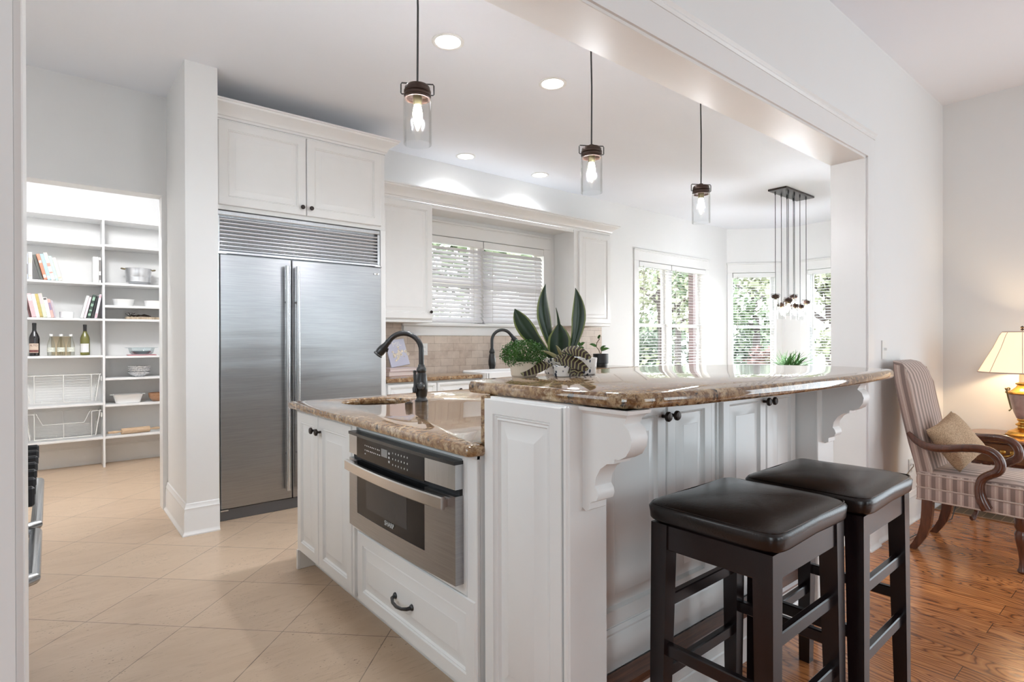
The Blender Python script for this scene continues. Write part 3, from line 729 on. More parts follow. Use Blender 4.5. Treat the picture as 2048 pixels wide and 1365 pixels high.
bowed(df, ya, 2.262, .445, .735, 3); bowed(df, 1.700, yb, .445, .735, 4); bowed(df, 2.262, 1.700, .445, .512, 8)
df = df.build('drawer_front', M['steel'], mw, smooth=30)
bowed(MB(), 2.262, 1.700, .512, .735, 10, off=-.001).build('oven_window', M['ovenglass'], df, smooth=30)
def bpt(y, z, off): return (bow(y) - off, y, z)
iw = MB(); n = 8; ys = [2.168 + (1.822 - 2.168) * i / n for i in range(n + 1)]
iw.rings([[bpt(y, .553, -.0005), bpt(y, .675, -.0005), bpt(y, .675, -.004), bpt(y, .553, -.004)] for y in ys]); iw.build('view_screen', M['ovenwindow'], df, smooth=30)
hb = MB(); n = 14; hs = [2.335 + (1.560 - 2.335) * i / n for i in range(n + 1)]
def hx(i): return MF - .030 - .020 * (1 - ((i - n / 2) / (n / 2)) ** 2)
rr = []
for i, y in enumerate(hs): rr.append([(hx(i), y, .692), (hx(i), y, .727), (hx(i) + .004, y, .731), (hx(i) + .016, y, .731), (hx(i) + .016, y, .688), (hx(i) + .004, y, .688)])
hb.rings(rr); hb.box(hx(0) + .004, MF + .01, 2.310, 2.334, .694, .725, .003); hb.box(hx(n) + .004, MF + .01, 1.561, 1.585, .694, .725, .003)
hb.build('handle', M['chrome'], df, smooth=30)
white = flat('panel_print', (.55, .55, .55), .5)
text_mesh('maker_name', 'SHARP', .026, lambda x, y, z: (bow(1.955 - x) - .0012 - z, 1.955 - x, .538 + y), white, df)
mk = MB()
rr_ = random.Random(3)
for row, z in ((0, .812), (1, .793), (2, .778)):
    for i in range(9 if row < 2 else 1):
        y = 2.175 - i * .017; w_ = rr_.uniform(.004, .011)
        mk.box(bow(y) - .0019, bow(y) - .0012, y - w_, y, z - .0022, z + .0022)
for row, z in ((0, .818), (1, .796), (2, .774)):
    for i in range(6):
        y = 1.925 - i * .022; mk.box(bow(y) - .0019, bow(y) - .0012, y - .004, y, z - .003, z + .003)
for i in range(3): mk.box(bow(1.95) - .0019, bow(1.95) - .0012, 1.948, 1.958, .808 - i * .016, .816 - i * .016)
mk.build('control_marks', white, mw, smooth=0)
MB().box(bow(1.99) - .0020, bow(1.99) - .0008, 1.968, 2.018, .792, .822).build('display', flat('display', (.22, .23, .23), .3), mw, smooth=0)

# island counter with round sink cut-out
SKX, SKY, SKR = 1.385, 2.845, .185
hole = [(SKX + SKR * math.cos(-2 * PI * i / 40), SKY + SKR * math.sin(-2 * PI * i / 40)) for i in range(40)]
ic = MB().slab([(1.0, 1.44), (1.012, 1.428), (1.06, 1.422), (1.06, 1.462), (3.05, 1.462), (3.05, 3.15), (1.02, 3.15), (1.0, 3.13)], EDGE(.876, .914), [hole]).build('island_countertop', M['granite'])
tag(ic, 'lower beige granite island top with a round sink cut into it', 'countertop')
sk = thing('prep_sink', 'round hammered dark copper sink sunk in the lower island top', 'sink', (SKX, SKY, .74))
pr = [(SKR + .012, .875), (SKR + .002, .8755), (SKR - .004, .868), (SKR - .010, .80), (SKR - .035, .757), (.03, .747), (0, .747)]
MB().rings([[(SKX + r * math.cos(2 * PI * k / 40), SKY + r * math.sin(2 * PI * k / 40), z) for k in range(40)] for r, z in pr], cap0=False, cap1=False).build('bowl', M['copper'], sk)
MB().lathe([(0, 0), (.035, 0), (.035, .004), (0, .003)], (SKX, SKY, .748), 20).build('drain', M['bronze'], sk)
bridge_faucet('black high arc faucet standing on the lower island top beside the round sink', 1.562, 2.672, .914, -.775, .632, 1.0)
bt = thing('air_switch', 'small round dark push button on the island top beside the faucet', 'button', (1.45, 2.609, .914))
MB().lathe([(.021, 0), (.021, .004), (.017, .006), (.012, .006), (.011, .010), (0, .011)], (1.45, 2.609, .914), 20).build('button', M['bronze'], bt)

# ------------------------------------------------------------------ bar side of the island
PX, PY = 1.059, 1.051
br_ = thing('bar_cabinet', 'white bar cabinet with corner posts, doors and end panel under the raised granite bar', 'cabinet', (1.9, 1.25, 0))
mb = MB(); mb.box(PX + .020, 2.77, 1.17, 1.418, 0, 1.066); mb.box(PX + .020, 1.21, PY + .004, 1.17, 0, 1.066); mb.box(2.61, 2.78, PY + .004, 1.17, 0, 1.066)
mb.build('body', M['cab'], br_, smooth=0)
fmz = fX(PX + .004, 1.445, 0)
E_ = [(0, -.002), (.0, .002), (.002, .004), (.044, .004), (.047, -.003), (.051, .001), (.056, -.005), (.061, -.002), (.066, -.012), (.076, -.012), (.112, .0), (.115, .001)]
MB().panel(lambda u, v, d: (PX - d + .004, 1.425 - u, .12 + v), .345, .94, E_, .016).build('end_panel', M['cab'], br_, smooth=25)
mb = MB().box(PX - .002, PX + .012, 1.056, 1.073, 0, 1.066, .004); mb.box(PX, PX + .01, 1.08, 1.425, 0, .12, .003); mb.build('corner_bead', M['cab'], br_)
MB().box(PX + .002, 1.211, PY, PY + .012, 0, 1.066, .003).build('post_face', M['cab'], br_)
MB().box(2.609, 2.781, PY, PY + .012, 0, 1.066, .003).build('post_face', M['cab'], br_)
DY = 1.150
mb = MB(); mb.box(1.212, 2.608, DY + .008, 1.172, .215, 1.066); mb.sweep([(1.212, DY + .008), (2.608, DY + .008)], [(0, .215), (.012, .215), (.012, .315), (.008, .322), (.010, .330), (.004, .342), (0, .342)])
for xx in (1.925, 1.965): mb.box(xx - .006, xx + .006, DY + .002, DY + .01, .345, 1.066, .003)
mb.build('face_frame', M['cab'], br_)
RB = [(0, .012), (.004, .016), (.048, .016), (.051, .009), (.054, .013), (.058, .006), (.066, .006), (.094, .014), (.097, .0155)]
for a, b, kx in ((1.255, 1.622, 1.600), (1.628, 1.908, 1.650), (1.985, 2.325, 2.303), (2.332, 2.602, 2.354)):
    d_ = door(br_, fY(a, DY + .008, .355), b - a, .685, style=RB); knob(d_, kx, DY - .008, .985, (0, -1, 0), .017)
tr = thing('footrest_step', 'dark oak footrest step with a white riser along the foot of the bar', 'step', (1.9, 1.12, 0))
MB().box(1.20, 2.606, 1.070, 1.150, .188, .214, .009).build('tread', M['treadoak'], tr)
mb = MB().box(1.214, 2.600, 1.098, 1.150, 0, .188); mb.sweep([(1.214, 1.098), (2.600, 1.098)], [(0, .03), (.010, .03), (.010, .10), (.006, .104), (.010, .110), (.006, .150), (.012, .188), (0, .188)]); mb.build('riser', M['cab'], tr)
# granite upstand and raised bar top
us = MB().box(PX + .012, 2.80, 1.4262, 1.460, .914, 1.066, .002).build('bar_upstand', M['granite']); tag(us, 'narrow granite upstand between the lower island top and the raised bar', 'upstand')
out = [(1.105, .96), (1.118, .915), (1.155, .885), (1.23, .868), (1.352, .845), (1.6, .824), (1.89, .813), (2.1, .811), (2.31, .815), (2.6, .830), (2.85, .850), (2.945, .860), (2.985, .885), (3.05, .99), (3.11, 1.12), (3.10, 1.22), (3.03, 1.42), (2.92, 1.58), (2.72, 1.72), (2.5, 1.785), (2.25, 1.81), (1.95, 1.79), (1.65, 1.735), (1.35, 1.655), (1.17, 1.607), (1.115, 1.585), (1.092, 1.555)]
bt_ = MB().slab(out, [(.014, 1.066), (.005, 1.069), (0, 1.077), (0, 1.094), (.005, 1.103), (.014, 1.107)]).build('raised_countertop', M['granite'], smooth=50); tag(bt_, 'raised curved polished granite bar top over the white corbels', 'bar top')
# corbels
def corbel(label, x0, x1):
    c = thing('corbel', label, 'corbel', ((x0 + x1) / 2, PY, .80))
    prof = [(0, 1.030), (.0, .795), (.012, .782), (.030, .795), (.034, .820), (.052, .826), (.062, .842), (.060, .858), (.052, .868), (.056, .895), (.075, .925), (.100, .942), (.122, .945), (.124, .958), (.140, .958), (.162, .972), (.174, .995), (.174, 1.020), (.162, 1.040), (.150, 1.046)]
    prof = [(0, 1.046), (0, .790), (.012, .782), (.026, .790), (.026, .806), (.034, .812), (.050, .818), (.056, .832), (.052, .846), (.044, .856), (.048, .880), (.064, .905), (.086, .921), (.110, .926), (.112, .938), (.126, .938), (.148, .950), (.162, .972), (.166, .994), (.158, 1.016), (.142, 1.030), (.150, 1.046)]
    MB().prism([(PY - a, z) for a, z in prof], lambda u, v, d: (d, u, v), x0, x1).build('bracket', M['cab'], c, smooth=40)
    mb = MB(); mb.sweep([(x0, PY), (x0, PY - .150), (x1, PY - .150), (x1, PY)], [(-.02, 1.046), (.002, 1.046), (.006, 1.052), (.014, 1.056), (.016, 1.065), (-.02, 1.065)], side=1); mb.box(x0, x1, PY - .150, PY, 1.046, 1.065)
    mb.build('cap_moulding', M['cab'], c)
corbel('white scrolled corbel under the near end of the bar, left of the stools', 1.112, 1.178)
corbel('white scrolled corbel under the far end of the bar, beside the armchair', 2.655, 2.725)
# ------------------------------------------------------------------ bar stools
def stool(label, cx, cy, rz):
    s = thing('bar_stool', label, 'bar stool', (0, 0, 0), None)
    lx, ly = .196, .150                                 # leg centres at the top
    def legpt(sx, sy, z): k = 1 + .06 * (1 - z / .66); return (sx * lx * k, sy * ly * k, z)
    for sx in (-1, 1):
        for sy in (-1, 1):
            a = legpt(sx, sy, 0); b = legpt(sx, sy, .722); h0, h1 = .019, .026
            mb = MB(); mb.rings([[(p[0] + h * i, p[1] + h * j, p[2]) for i, j in ((-1, -1), (1, -1), (1, 1), (-1, 1))] for p, h in ((a, h0), (legpt(sx, sy, .35), .023), (b, h1))])
            mb.build('leg', M['espresso'], s, smooth=0)
    mb = MB(); z0, z1 = .650, .722
    for sy in (-1, 1): mb.box(-lx + .02, lx - .02, sy * ly - .012 + sy * .008, sy * ly + .012 + sy * .008, z0, z1, .003)
    for sx in (-1, 1): mb.box(sx * lx - .012 + sx * .008, sx * lx + .012 + sx * .008, -ly + .02, ly - .02, z0, z1, .003)
    mb.build('apron', M['espresso'], s, smooth=0)
    def bar(ax, sy, z, h=.036):
        m2 = MB(); k = 1 + .06 * (1 - z / .66)
        if ax == 'x': m2.box(-lx * k + .015, lx * k - .015, sy * ly * k - .011, sy * ly * k + .011, z - h / 2, z + h / 2, .003)
        else: m2.box(sy * lx * k - .011, sy * lx * k + .011, -ly * k + .015, ly * k - .015, z - h / 2, z + h / 2, .003)
        m2.build('stretcher', M['espresso'], s, smooth=0)
    for sy in (-1, 1):
        bar('x', sy, .49); bar('x', sy, .285); bar('y', sy, .365)
    # leather cushion: full top, slightly domed, soft folded sides
    def dome(p):
        x, y, z = p
        if z > 0: z = z * (1 + .32 * (1 - (x / .235) ** 2) * (1 - (y / .195) ** 2)) 
        else:
            z *= 1.0; x *= .985; y *= .985
        z += .003 * math.sin(x * 19 + 1) * math.sin(y * 23) 
        return Vector((x, y, z))
    MB().cushion((0, 0, .751), (.468, .390, .072), .16, 48, 20, dome, zr=.45).build('seat_cushion', M['leather'], s, smooth=60)
    pts = []
    for i in range(64):
        t = 2 * PI * i / 64; sp = lambda v: math.copysign(abs(v) ** .16, v)
        pts.append((sp(math.cos(t)) * .2255, sp(math.sin(t)) * .1865, .7755))
    MB().tube(pts, .0022, 6, closed=True).build('seam', M['leather'], s)
    s.location = (cx, cy, 0); s.rotation_euler = (0, 0, rz)
    return s
stool('dark leather backless bar stool nearest the camera, in front of the bar', 1.556, .818, math.radians(.5))
stool('dark leather backless bar stool further along the bar, next to the armchair', 2.055, .792, math.radians(1.0))

# ------------------------------------------------------------------ ceiling lights
def downlight(label, x, y, e=64):
    d = thing('recessed_light', label, 'ceiling light', (x, y, CEIL), None)
    MB().lathe([(.074, 0), (.098, 0), (.098, -.004), (.090, -.008), (.078, -.006), (.074, -.002)], (x, y, CEIL), 32).build('trim_ring', M['white_plastic'], d)
    MB().lathe([(0, -.001), (.0745, -.001), (.0745, -.003), (0, -.003)], (x, y, CEIL), 32).build('diffuser', M['led'], d)
    lamp('recessed_lamp', 'SPOT', (x, y, CEIL - .02), e, (.93, .97, 1.04), spot_size=math.radians(140), spot_blend=1.0, shadow_soft_size=.07)
downlight('round recessed ceiling light nearest the top edge, above the refrigerator side of the island', 1.0, 2.86, 24)
downlight('large round recessed ceiling light between the first two glass pendants, nearer the camera', 1.861, 2.857)
downlight('round recessed ceiling light just left of the middle glass pendant', 2.733, 2.86)
downlight('small round recessed ceiling light by the wall above the left wall cabinet', 3.149, 4.525)
downlight('small round recessed ceiling light by the wall above the kitchen sink window', 4.13, 4.525)

# ------------------------------------------------------------------ glass jar pendants
def jar_parts(root, x, y, z, r, h, lampe, seg=32, yaw=0.0, bulbs=True, sub=False):
    # z is the top of the metal cap, h total height
    ch = h * .27
    cap = MB().lathe([(0, 0), (r * .22, 0), (r * .22, -.010), (r * .80, -.014), (r * .90, -.022), (r * .90, -ch * .48), (r * .96, -ch * .52), (r * .96, -ch * .62), (r * .90, -ch * .66), (r * .96, -ch * .72), (r * .96, -ch * .84), (r * .90, -ch * .88), (r * .90, -ch), (r * .80, -ch), (r * .80, -ch * .7), (0, -ch * .7)], (x, y, z), seg).build('jar_cap', M['capbronze'], root)
    par = cap if sub else root
    ca, sa = math.cos(yaw), math.sin(yaw); w_ = r * 1.16
    for s_ in (-1, 1):
        q = lambda a, dz: (x + ca * a * s_, y + sa * a * s_, z + dz)
        MB().tube([q(r * .15, -.004), q(w_ * .95, -.004), q(w_, -.010), q(w_, -ch * .66), q(w_ * .95, -ch * .72), q(r * .86, -ch * .72)], .0022 * r / .056 + .0006, 6).build('bail_wire', M['black'], par)
    MB().lathe([(r * .30, -ch * .7), (r * .34, -ch * 1.0), (r * .30, -ch * 1.3), (r * .27, -ch * 1.36), (0, -ch * 1.36)], (x, y, z), 16).build('socket', M['goldgreen'], par)
    b0 = -ch * 1.30; bh = h * .42
    MB().lathe([(0, b0), (r * .22, b0), (r * .30, b0 - bh * .18), (r * .36, b0 - bh * .38), (r * .30, b0 - bh * .62), (r * .18, b0 - bh * .85), (r * .07, b0 - bh), (0, b0 - bh * 1.03)], (x, y, z), 16).build('bulb', M['bulb'], par, label='lit filament bulb')
    g = MB().lathe([(r * .93, -ch * .93), (r * .985, -ch * 1.02), (r, -ch * 1.25), (r, -h + .004), (r * .985, -h), (r * .945, -h), (r * .945, -ch * 1.25), (r * .90, -ch * .95)], (x, y, z), seg)
    g.build('glass_jar', M['jar'], par, label='clear glass jar shade')
    if lampe: lamp('pendant_lamp', 'POINT', (x, y, z - h * .52), lampe, (.93, .97, 1.04), shadow_soft_size=.03)
def pendant(label, x, y, z, e=30):
    p = thing('pendant_light', label, 'pendant light', (x, y, z), 'jar pendants over the island')
    MB().tube([(x, y, z - .005), (x + .003, y, z + .3), (x - .002, y, z + .5), (x, y, CEIL - .02)], .0042, 8).build('cord', M['black'], p)
    MB().lathe([(0, 0), (.06, 0), (.06, -.012), (.05, -.022), (.01, -.026), (0, -.026)], (x, y, CEIL), 24).build('canopy', M['bronze'], p)
    jar_parts(p, x, y, z, .056, .247, e, yaw=-.55)
pendant('leftmost and largest looking of the three glass jar pendants, nearest the camera', 1.138, 1.97, 2.275)
pendant('middle one of the three glass jar pendants over the bar', 2.158, 1.97, 2.25)
pendant('rightmost of the three glass jar pendants, the one nearest the dining windows', 3.170, 1.97, 2.227, 9)
cl = thing('chandelier', 'dark rectangular ceiling plate with eight small glass jar lights hanging over the dining table', 'chandelier', (7.05, 3.14, CEIL))
MB().box(6.67, 7.44, 3.03, 3.25, CEIL - .022, CEIL, .003).build('canopy', M['bronze'], cl)
for i, (x, y, z) in enumerate([(6.755, 3.2, 1.80), (6.91, 3.2, 1.70), (7.06, 3.2, 1.74), (7.235, 3.2, 1.82), (6.81, 3.07, 1.75), (6.97, 3.07, 1.69), (7.12, 3.07, 1.685), (7.29, 3.07, 1.745)]):
    MB().tube([(x, y, z - .005), (x, y, CEIL - .02)], .0038, 6).build('cord', M['black'], cl)
    MB().lathe([(.009, 0), (.009, -.03), (.004, -.045), (0, -.045)], (x, y, CEIL - .02), 10).build('cord_grip', M['black'], cl)
    jar_parts(cl, x, y, z, .048, .20, 46 if i in (1, 3, 6) else 0, 20, -.55, sub=True)
# unseen pantry ceiling light, added to brighten the shelves
pl_ = thing('pantry_light', 'round flush ceiling light in the pantry', 'ceiling light', (.1, 5.1, CEIL))
MB().lathe([(0, 0), (.17, 0), (.17, -.03), (.16, -.04), (0, -.04)], (.1, 5.1, CEIL), 32).build('housing', M['white_plastic'], pl_)
MB().lathe([(0, -.04), (.155, -.04), (.14, -.07), (.08, -.09), (0, -.095)], (.1, 5.1, CEIL), 32).build('diffuser', M['led'], pl_)
lamp('pantry_lamp', 'POINT', (.1, 5.1, 2.8), 24, (.97, .98, 1.0), shadow_soft_size=.15)
lamp('pantry_lamp', 'AREA', (.1, 5.1, 2.94), 22, (.97, .98, 1.0), (0, 0, 0), shape='DISK', size=.3)  # second lamp added to even the light down the shelves

# ------------------------------------------------------------------ range at the left, mostly behind the opening jamb
rg = thing('range_cooker', 'stainless range with black knobs and two bar handles, showing behind the left jamb', 'range', (-.42, 2.4, 0))
RX = -.108
MB().box(-.775, RX, 1.66, 2.97, .10, .90, .004).box(-.775, RX - .06, 1.66, 2.97, 0, .10).build('body', M['steel2'], rg)
MB().box(-.775, RX + .025, 1.655, 2.975, .90, .918, .004).build('cooktop', M['black'], rg)
MB().box(RX, RX + .018, 1.66, 2.97, .735, .895, .004).build('control_panel', M['steel2'], rg)
for i in range(7):
    y = 2.06 + i * .137; x = RX + .018
    kb = MB().lathe([(.030, 0), (.032, .004), (.028, .010), (.026, .020), (0, .022)], (x, y, .812), 20, (1, 0, 0))
    kb.box(x + .012, x + .056, y - .011, y + .011, .784, .840, .006); kb.build('knob', M['blackpot'], rg)
for a, b in ((2.20, 2.93), (1.70, 2.15)):
    d_ = MB().box(RX, RX + .03, a - .03, b + .03, .14, .725, .004).build('oven_door', M['steel2'], rg)
    h_ = MB(); xx = RX + .075
    h_.tube([(RX + .028, a + .01, .690), (xx - .02, a + .003, .690), (xx, a + .02, .690), (xx, b - .02, .690), (xx - .02, b - .003, .690), (RX + .028, b - .01, .690)], .0145, 12); h_.build('handle', M['steel2'], d_)
# ------------------------------------------------------------------ pantry shelving
SF, SB = 6.852, 7.136
ps = thing('pantry_shelving', 'white built-in shelving along the pantry back wall', 'shelving', (.2, 7.0, 0))
LS = [2.205, 1.828, 1.474, 1.112, .640, .302]; RS = [2.212, 1.832, 1.608, 1.474, 1.102, .882, .618, .302]
for x in (-.70, .404, 1.01): MB().box(x, x + .019, SF, SB, 0, 2.45, .001).build('upright', M['shelf'], ps, smooth=0)
for z in LS: MB().box(-.681, .404, SF + .002, SB, z - .022, z, .002).build('shelf', M['shelf'], ps, smooth=0)
for z in RS: MB().box(.423, 1.01, SF + .002, SB, z - .022, z, .002).build('shelf', M['shelf'], ps, smooth=0)
MB().box(-.70, 1.029, SF, SB, 2.45, 2.47, .001).build('top_board', M['shelf'], ps, smooth=0)
MB().box(-.68, 1.01, SB - .02, SB, .20, .28, .001).build('wall_cleat', M['shelf'], ps, smooth=0)
# ------------------------------------------------------------------ books
def book(label, x, z, w, h, d, col, lean=0.0, group=None, y=6.87, cols2=None):
    # x = centre of the foot of the spine, lean tips the top to the left for positive values
    b = thing('book', label, 'book', (x, y, z), group)
    cov = flat('book_cover', col, .5, noise=.08, nscale=30)
    mb = MB().box(-w / 2, w / 2, 0, d, 0, h, .002); pg = MB().box(-w / 2 + .003, w / 2 - .003, .006, d + .001, .003, h + .0008)
    R = Matrix.Translation((x, y, z)) @ Matrix.Rotation(lean, 4, 'Y')
    dz = abs(math.sin(lean)) * w / 2
    for q in (mb, pg): q.xf(Matrix.Translation((0, 0, dz + .0005)) @ R)
    mb.build('cover', cov, b, smooth=0); pg.build('pages', M['ceramic'], b, smooth=0)
    if cols2:
        ink = flat('spine_print', cols2[0], .5)
        for (za, zb) in cols2[1]:
            MB().box(-w / 2 + .003, w / 2 - .003, -.0012, .001, h * za, h * zb).xf(Matrix.Translation((0, 0, dz + .0005)) @ R).build('spine_print', ink, b, smooth=0)
dk = (.10, .09, .085)
G1 = 'books on the third pantry shelf'; G2 = 'books on the fourth pantry shelf'
z = LS[1]; L_ = math.radians
book('pale blue-grey book at the far left end of the upper pantry book row', -0.1640, z, .022, .235, .17, (.55, .58, .64), 0, cols2=(dk, [(.2, .6)]))
book('white upright book beside the dark grey leaning book, upper pantry row', -0.1370, z, .028, .252, .18, (.80, .79, .76), 0, cols2=((.55, .5, .42), [(.1, .16), (.6, .8)]))
book('dark grey-green book leaning in the upper pantry row', -0.0540, z, .024, .240, .19, (.10, .11, .095), -L_(13.5), y=6.90)
book('orange-red spined book leaning in the upper pantry row', -0.0265, z, .026, .245, .18, (.56, .21, .13), -L_(13.5), cols2=((.8, .7, .6), [(.08, .2), (.65, .75)]))
book('light blue spined book leaning in the upper pantry row', 0.0005, z, .026, .247, .18, (.36, .55, .66), -L_(13.5), cols2=((.75, .8, .82), [(.06, .16)]))
book('cream book with reddish print leaning, thickest of the upper pantry row', 0.0295, z, .030, .262, .19, (.76, .71, .64), -L_(13.5), cols2=((.50, .25, .2), [(.25, .3), (.5, .62)]))
book('mint green spined book leaning in the upper pantry row', .0570, z, .022, .235, .18, (.46, .64, .58), -L_(13.5), cols2=((.8, .82, .8), [(.1, .2)]))
book('cream book at the right end of the leaning upper pantry row', .0826, z, .027, .218, .18, (.74, .68, .58), -L_(13.5), cols2=((.55, .48, .38), [(.08, .16)]))
book('thick white book standing by the divider, upper pantry shelf, left one of two', .352, z, .044, .255, .19, (.82, .83, .82), 0, cols2=((.6, .66, .64), [(.2, .28)]))
book('white book with grey print touching the divider, upper pantry shelf', .386, z, .020, .250, .19, (.80, .80, .79), 0, cols2=(dk, [(.1, .3), (.45, .9)]))
z = LS[2]
book('dark red thin book at the far left of the lower pantry book row', -0.1380, z, .018, .215, .17, (.12, .05, .05), -L_(10), y=6.90)
book('pink spined book, leaning at the left of the lower pantry row', -0.1120, z, .032, .222, .18, (.70, .46, .48), -L_(10), cols2=((.85, .78, .76), [(.7, .95)]))
book('white spined book next to the pink one, lower pantry row', -0.0824, z, .026, .220, .18, (.82, .81, .80), -L_(10))
book('mustard yellow spined book in the lower pantry row', -0.0578, z, .022, .222, .18, (.47, .38, .13), -L_(10), cols2=((.25, .16, .08), [(.03, .06)]))
book('pale green and pink book in the lower pantry row', -0.0317, z, .029, .228, .18, (.62, .66, .52), -L_(10), cols2=((.72, .55, .56), [(.55, .98)]))
book('white book with black and pink spots in the lower pantry row', -0.0026, z, .028, .190, .18, (.80, .77, .76), -L_(10), cols2=(dk, [(.88, .97)]))
book('salmon spined book leaning in the lower pantry row', 0.0230, z, .022, .178, .17, (.62, .38, .34), -L_(10), cols2=((.25, .2, .3), [(.4, .8)]))
book('speckled grey and pink book at the right end of the lower pantry row', 0.0416, z, .014, .170, .17, (.45, .40, .45), -L_(10))
book('white spined book leaning right towards the divider, lower pantry row', .240, z, .022, .225, .18, (.82, .82, .81), L_(13))
book('pale pink spined book leaning right towards the divider, lower pantry row', .263, z, .019, .212, .18, (.74, .62, .66), L_(13))
book('black and green leafy spined book near the divider, lower pantry row', .2935, z, .026, .235, .18, (.03, .05, .04), L_(12.5), cols2=((.26, .40, .30), [(.1, .2), (.3, .36), (.5, .62), (.75, .9)]))
book('black spined book near the divider, lower pantry row', .3195, z, .018, .225, .18, (.02, .02, .022), L_(12.5))
book('white and pink spined book tucked against the divider, lower pantry row', .3495, z, .021, .242, .18, (.72, .68, .74), L_(10), cols2=((.60, .38, .42), [(.02, .2), (.85, .97)]))
# ------------------------------------------------------------------ crockery and bottles
def lathed(name, label, cat, x, y, z, prof, mat, segs=32, part=None, group=None):
    o = MB().lathe(prof, (x, y, z), segs).build(name, mat); return tag(o, label, cat, group)
lathed('ramekin', 'small white round dish on the lower book shelf in the pantry', 'bowl', .128, 6.95, LS[2], [(0, .001), (.050, .001), (.054, .006), (.056, .060), (.052, .062), (.049, .058), (.047, .012), (0, .010)], M['ceramic'])
lathed('oval_dish', 'white round baking dish on the thin pantry shelf, left one of two', 'dish', .585, 6.97, RS[2], [(0, .001), (.078, .001), (.082, .005), (.095, .066), (.097, .069), (.092, .070), (.077, .010), (0, .008)], M['ceramic'])
lathed('oval_dish', 'white round baking dish on the thin pantry shelf, cut off by the pillar', 'dish', .862, 6.97, RS[2], [(0, .001), (.090, .001), (.094, .005), (.102, .060), (.104, .063), (.099, .064), (.089, .010), (0, .008)], M['ceramic'])
def wine(label, x, y, z, glass, capm, labm, sc=1.0, letters=None):
    b = thing('wine_bottle', label, 'bottle', (x, y, z)); s = sc
    MB().lathe([(0, .004), (.030 * s, .0), (.0385 * s, .004), (.039 * s, .010), (.039 * s, .155 * s), (.037 * s, .175 * s), (.028 * s, .200 * s), (.018 * s, .222 * s), (.0145 * s, .240 * s), (.0135 * s, .300 * s), (0, .300 * s)], (x, y, z), 28).build('bottle_body', glass, b)
    MB().lathe([(.0150 * s, .235 * s), (.0150 * s, .280 * s), (.0158 * s, .283 * s), (.0158 * s, .298 * s), (.014 * s, .303 * s), (0, .303 * s)], (x, y, z), 20).build('foil_cap', capm, b)
    n = 14; a0, a1 = math.radians(205), math.radians(318)
    R_ = .0394 * s
    lab = MB().rings([[(x + rr * math.cos(a0 + (a1 - a0) * i / n), y + rr * math.sin(a0 + (a1 - a0) * i / n), z + zz) for rr, zz in ((R_, .030 * s), (R_, .115 * s), (R_ - .0012, .115 * s), (R_ - .0012, .030 * s))] for i in range(n + 1)]).build('paper_label', labm, b)
    if letters:
        am = (a0 + a1) / 2
        text_mesh('label_print', letters, .024, lambda u, v, d: (x + (R_ + .0006 + d * .5) * math.cos(am + u / R_), y + (R_ + .0006 + d * .5) * math.sin(am + u / R_), z + .096 * s + v), flat('label_ink', (.12, .06, .05), .6), lab)
        MB().rings([[(x + (R_ + k) * math.cos(a0 + .06 + (a1 - a0 - .12) * i / n), y + (R_ + k) * math.sin(a0 + .06 + (a1 - a0 - .12) * i / n), z + zz * s) for k, zz in ((.0006, .036), (.0006, .056), (-.0004, .056), (-.0004, .036))] for i in range(n + 1)]).build('label_band', flat('label_band', (.16, .05, .045), .6), lab)
wine('nearly black wine bottle with a white and red label on the pantry shelf', -.112, 6.94, LS[3], flat('black_wine_glass', (.010, .008, .009), .06, coat=.5), M['black'], flat('wine_label', (.62, .50, .40), .6), 1.03, 'ALTO')
wine('olive green wine bottle with a plain white label on the pantry shelf', .268, 6.94, LS[3], flat('olive_wine_glass', (.13, .125, .025), .08, coat=.5), M['black'], flat('white_label', (.78, .78, .77), .6), 1.0)
for i, (lb, x) in enumerate((('clear glass screw top bottle next to the dark wine bottle in the pantry', .010), ('middle clear glass screw top bottle on the pantry bottle shelf', .084), ('clear glass screw top bottle next to the olive wine bottle in the pantry', .158))):
    b = thing('water_bottle', lb, 'bottle', (x, 6.92, LS[3]), 'clear bottles in the pantry')
    MB().lathe([(0, .002), (.028, .001), (.0305, .005), (.031, .095), (.028, .115), (.018, .150), (.013, .175), (.0125, .190), (0, .190)], (x, 6.92, LS[3]), 24).build('bottle_body', M['bottle_clear'], b)
    MB().lathe([(.0135, .186), (.0135, .205), (.012, .207), (0, .207)], (x, 6.92, LS[3]), 16).build('screw_cap', M['white_plastic'], b)
    MB().lathe([(.0313, .038), (.0313, .080), (.0305, .080), (.0305, .038), (.0313, .038)], (x, 6.92, LS[3]), 24).build('paper_label', flat('bottle_label', (.66, .68, .60), .6, noise=.25, nscale=90), b)
for lb, x in (('tall amber tinted tumbler behind the left clear bottles', .048), ('tall amber tinted tumbler behind the right clear bottles', .123)):
    lathed('tumbler', lb, 'glass', x, 7.0, LS[3], [(0, .001), (.036, .001), (.037, .006), (.040, .185), (.038, .186), (.035, .010), (0, .010)], M['amber'], 24, group='amber tumblers behind the bottles')
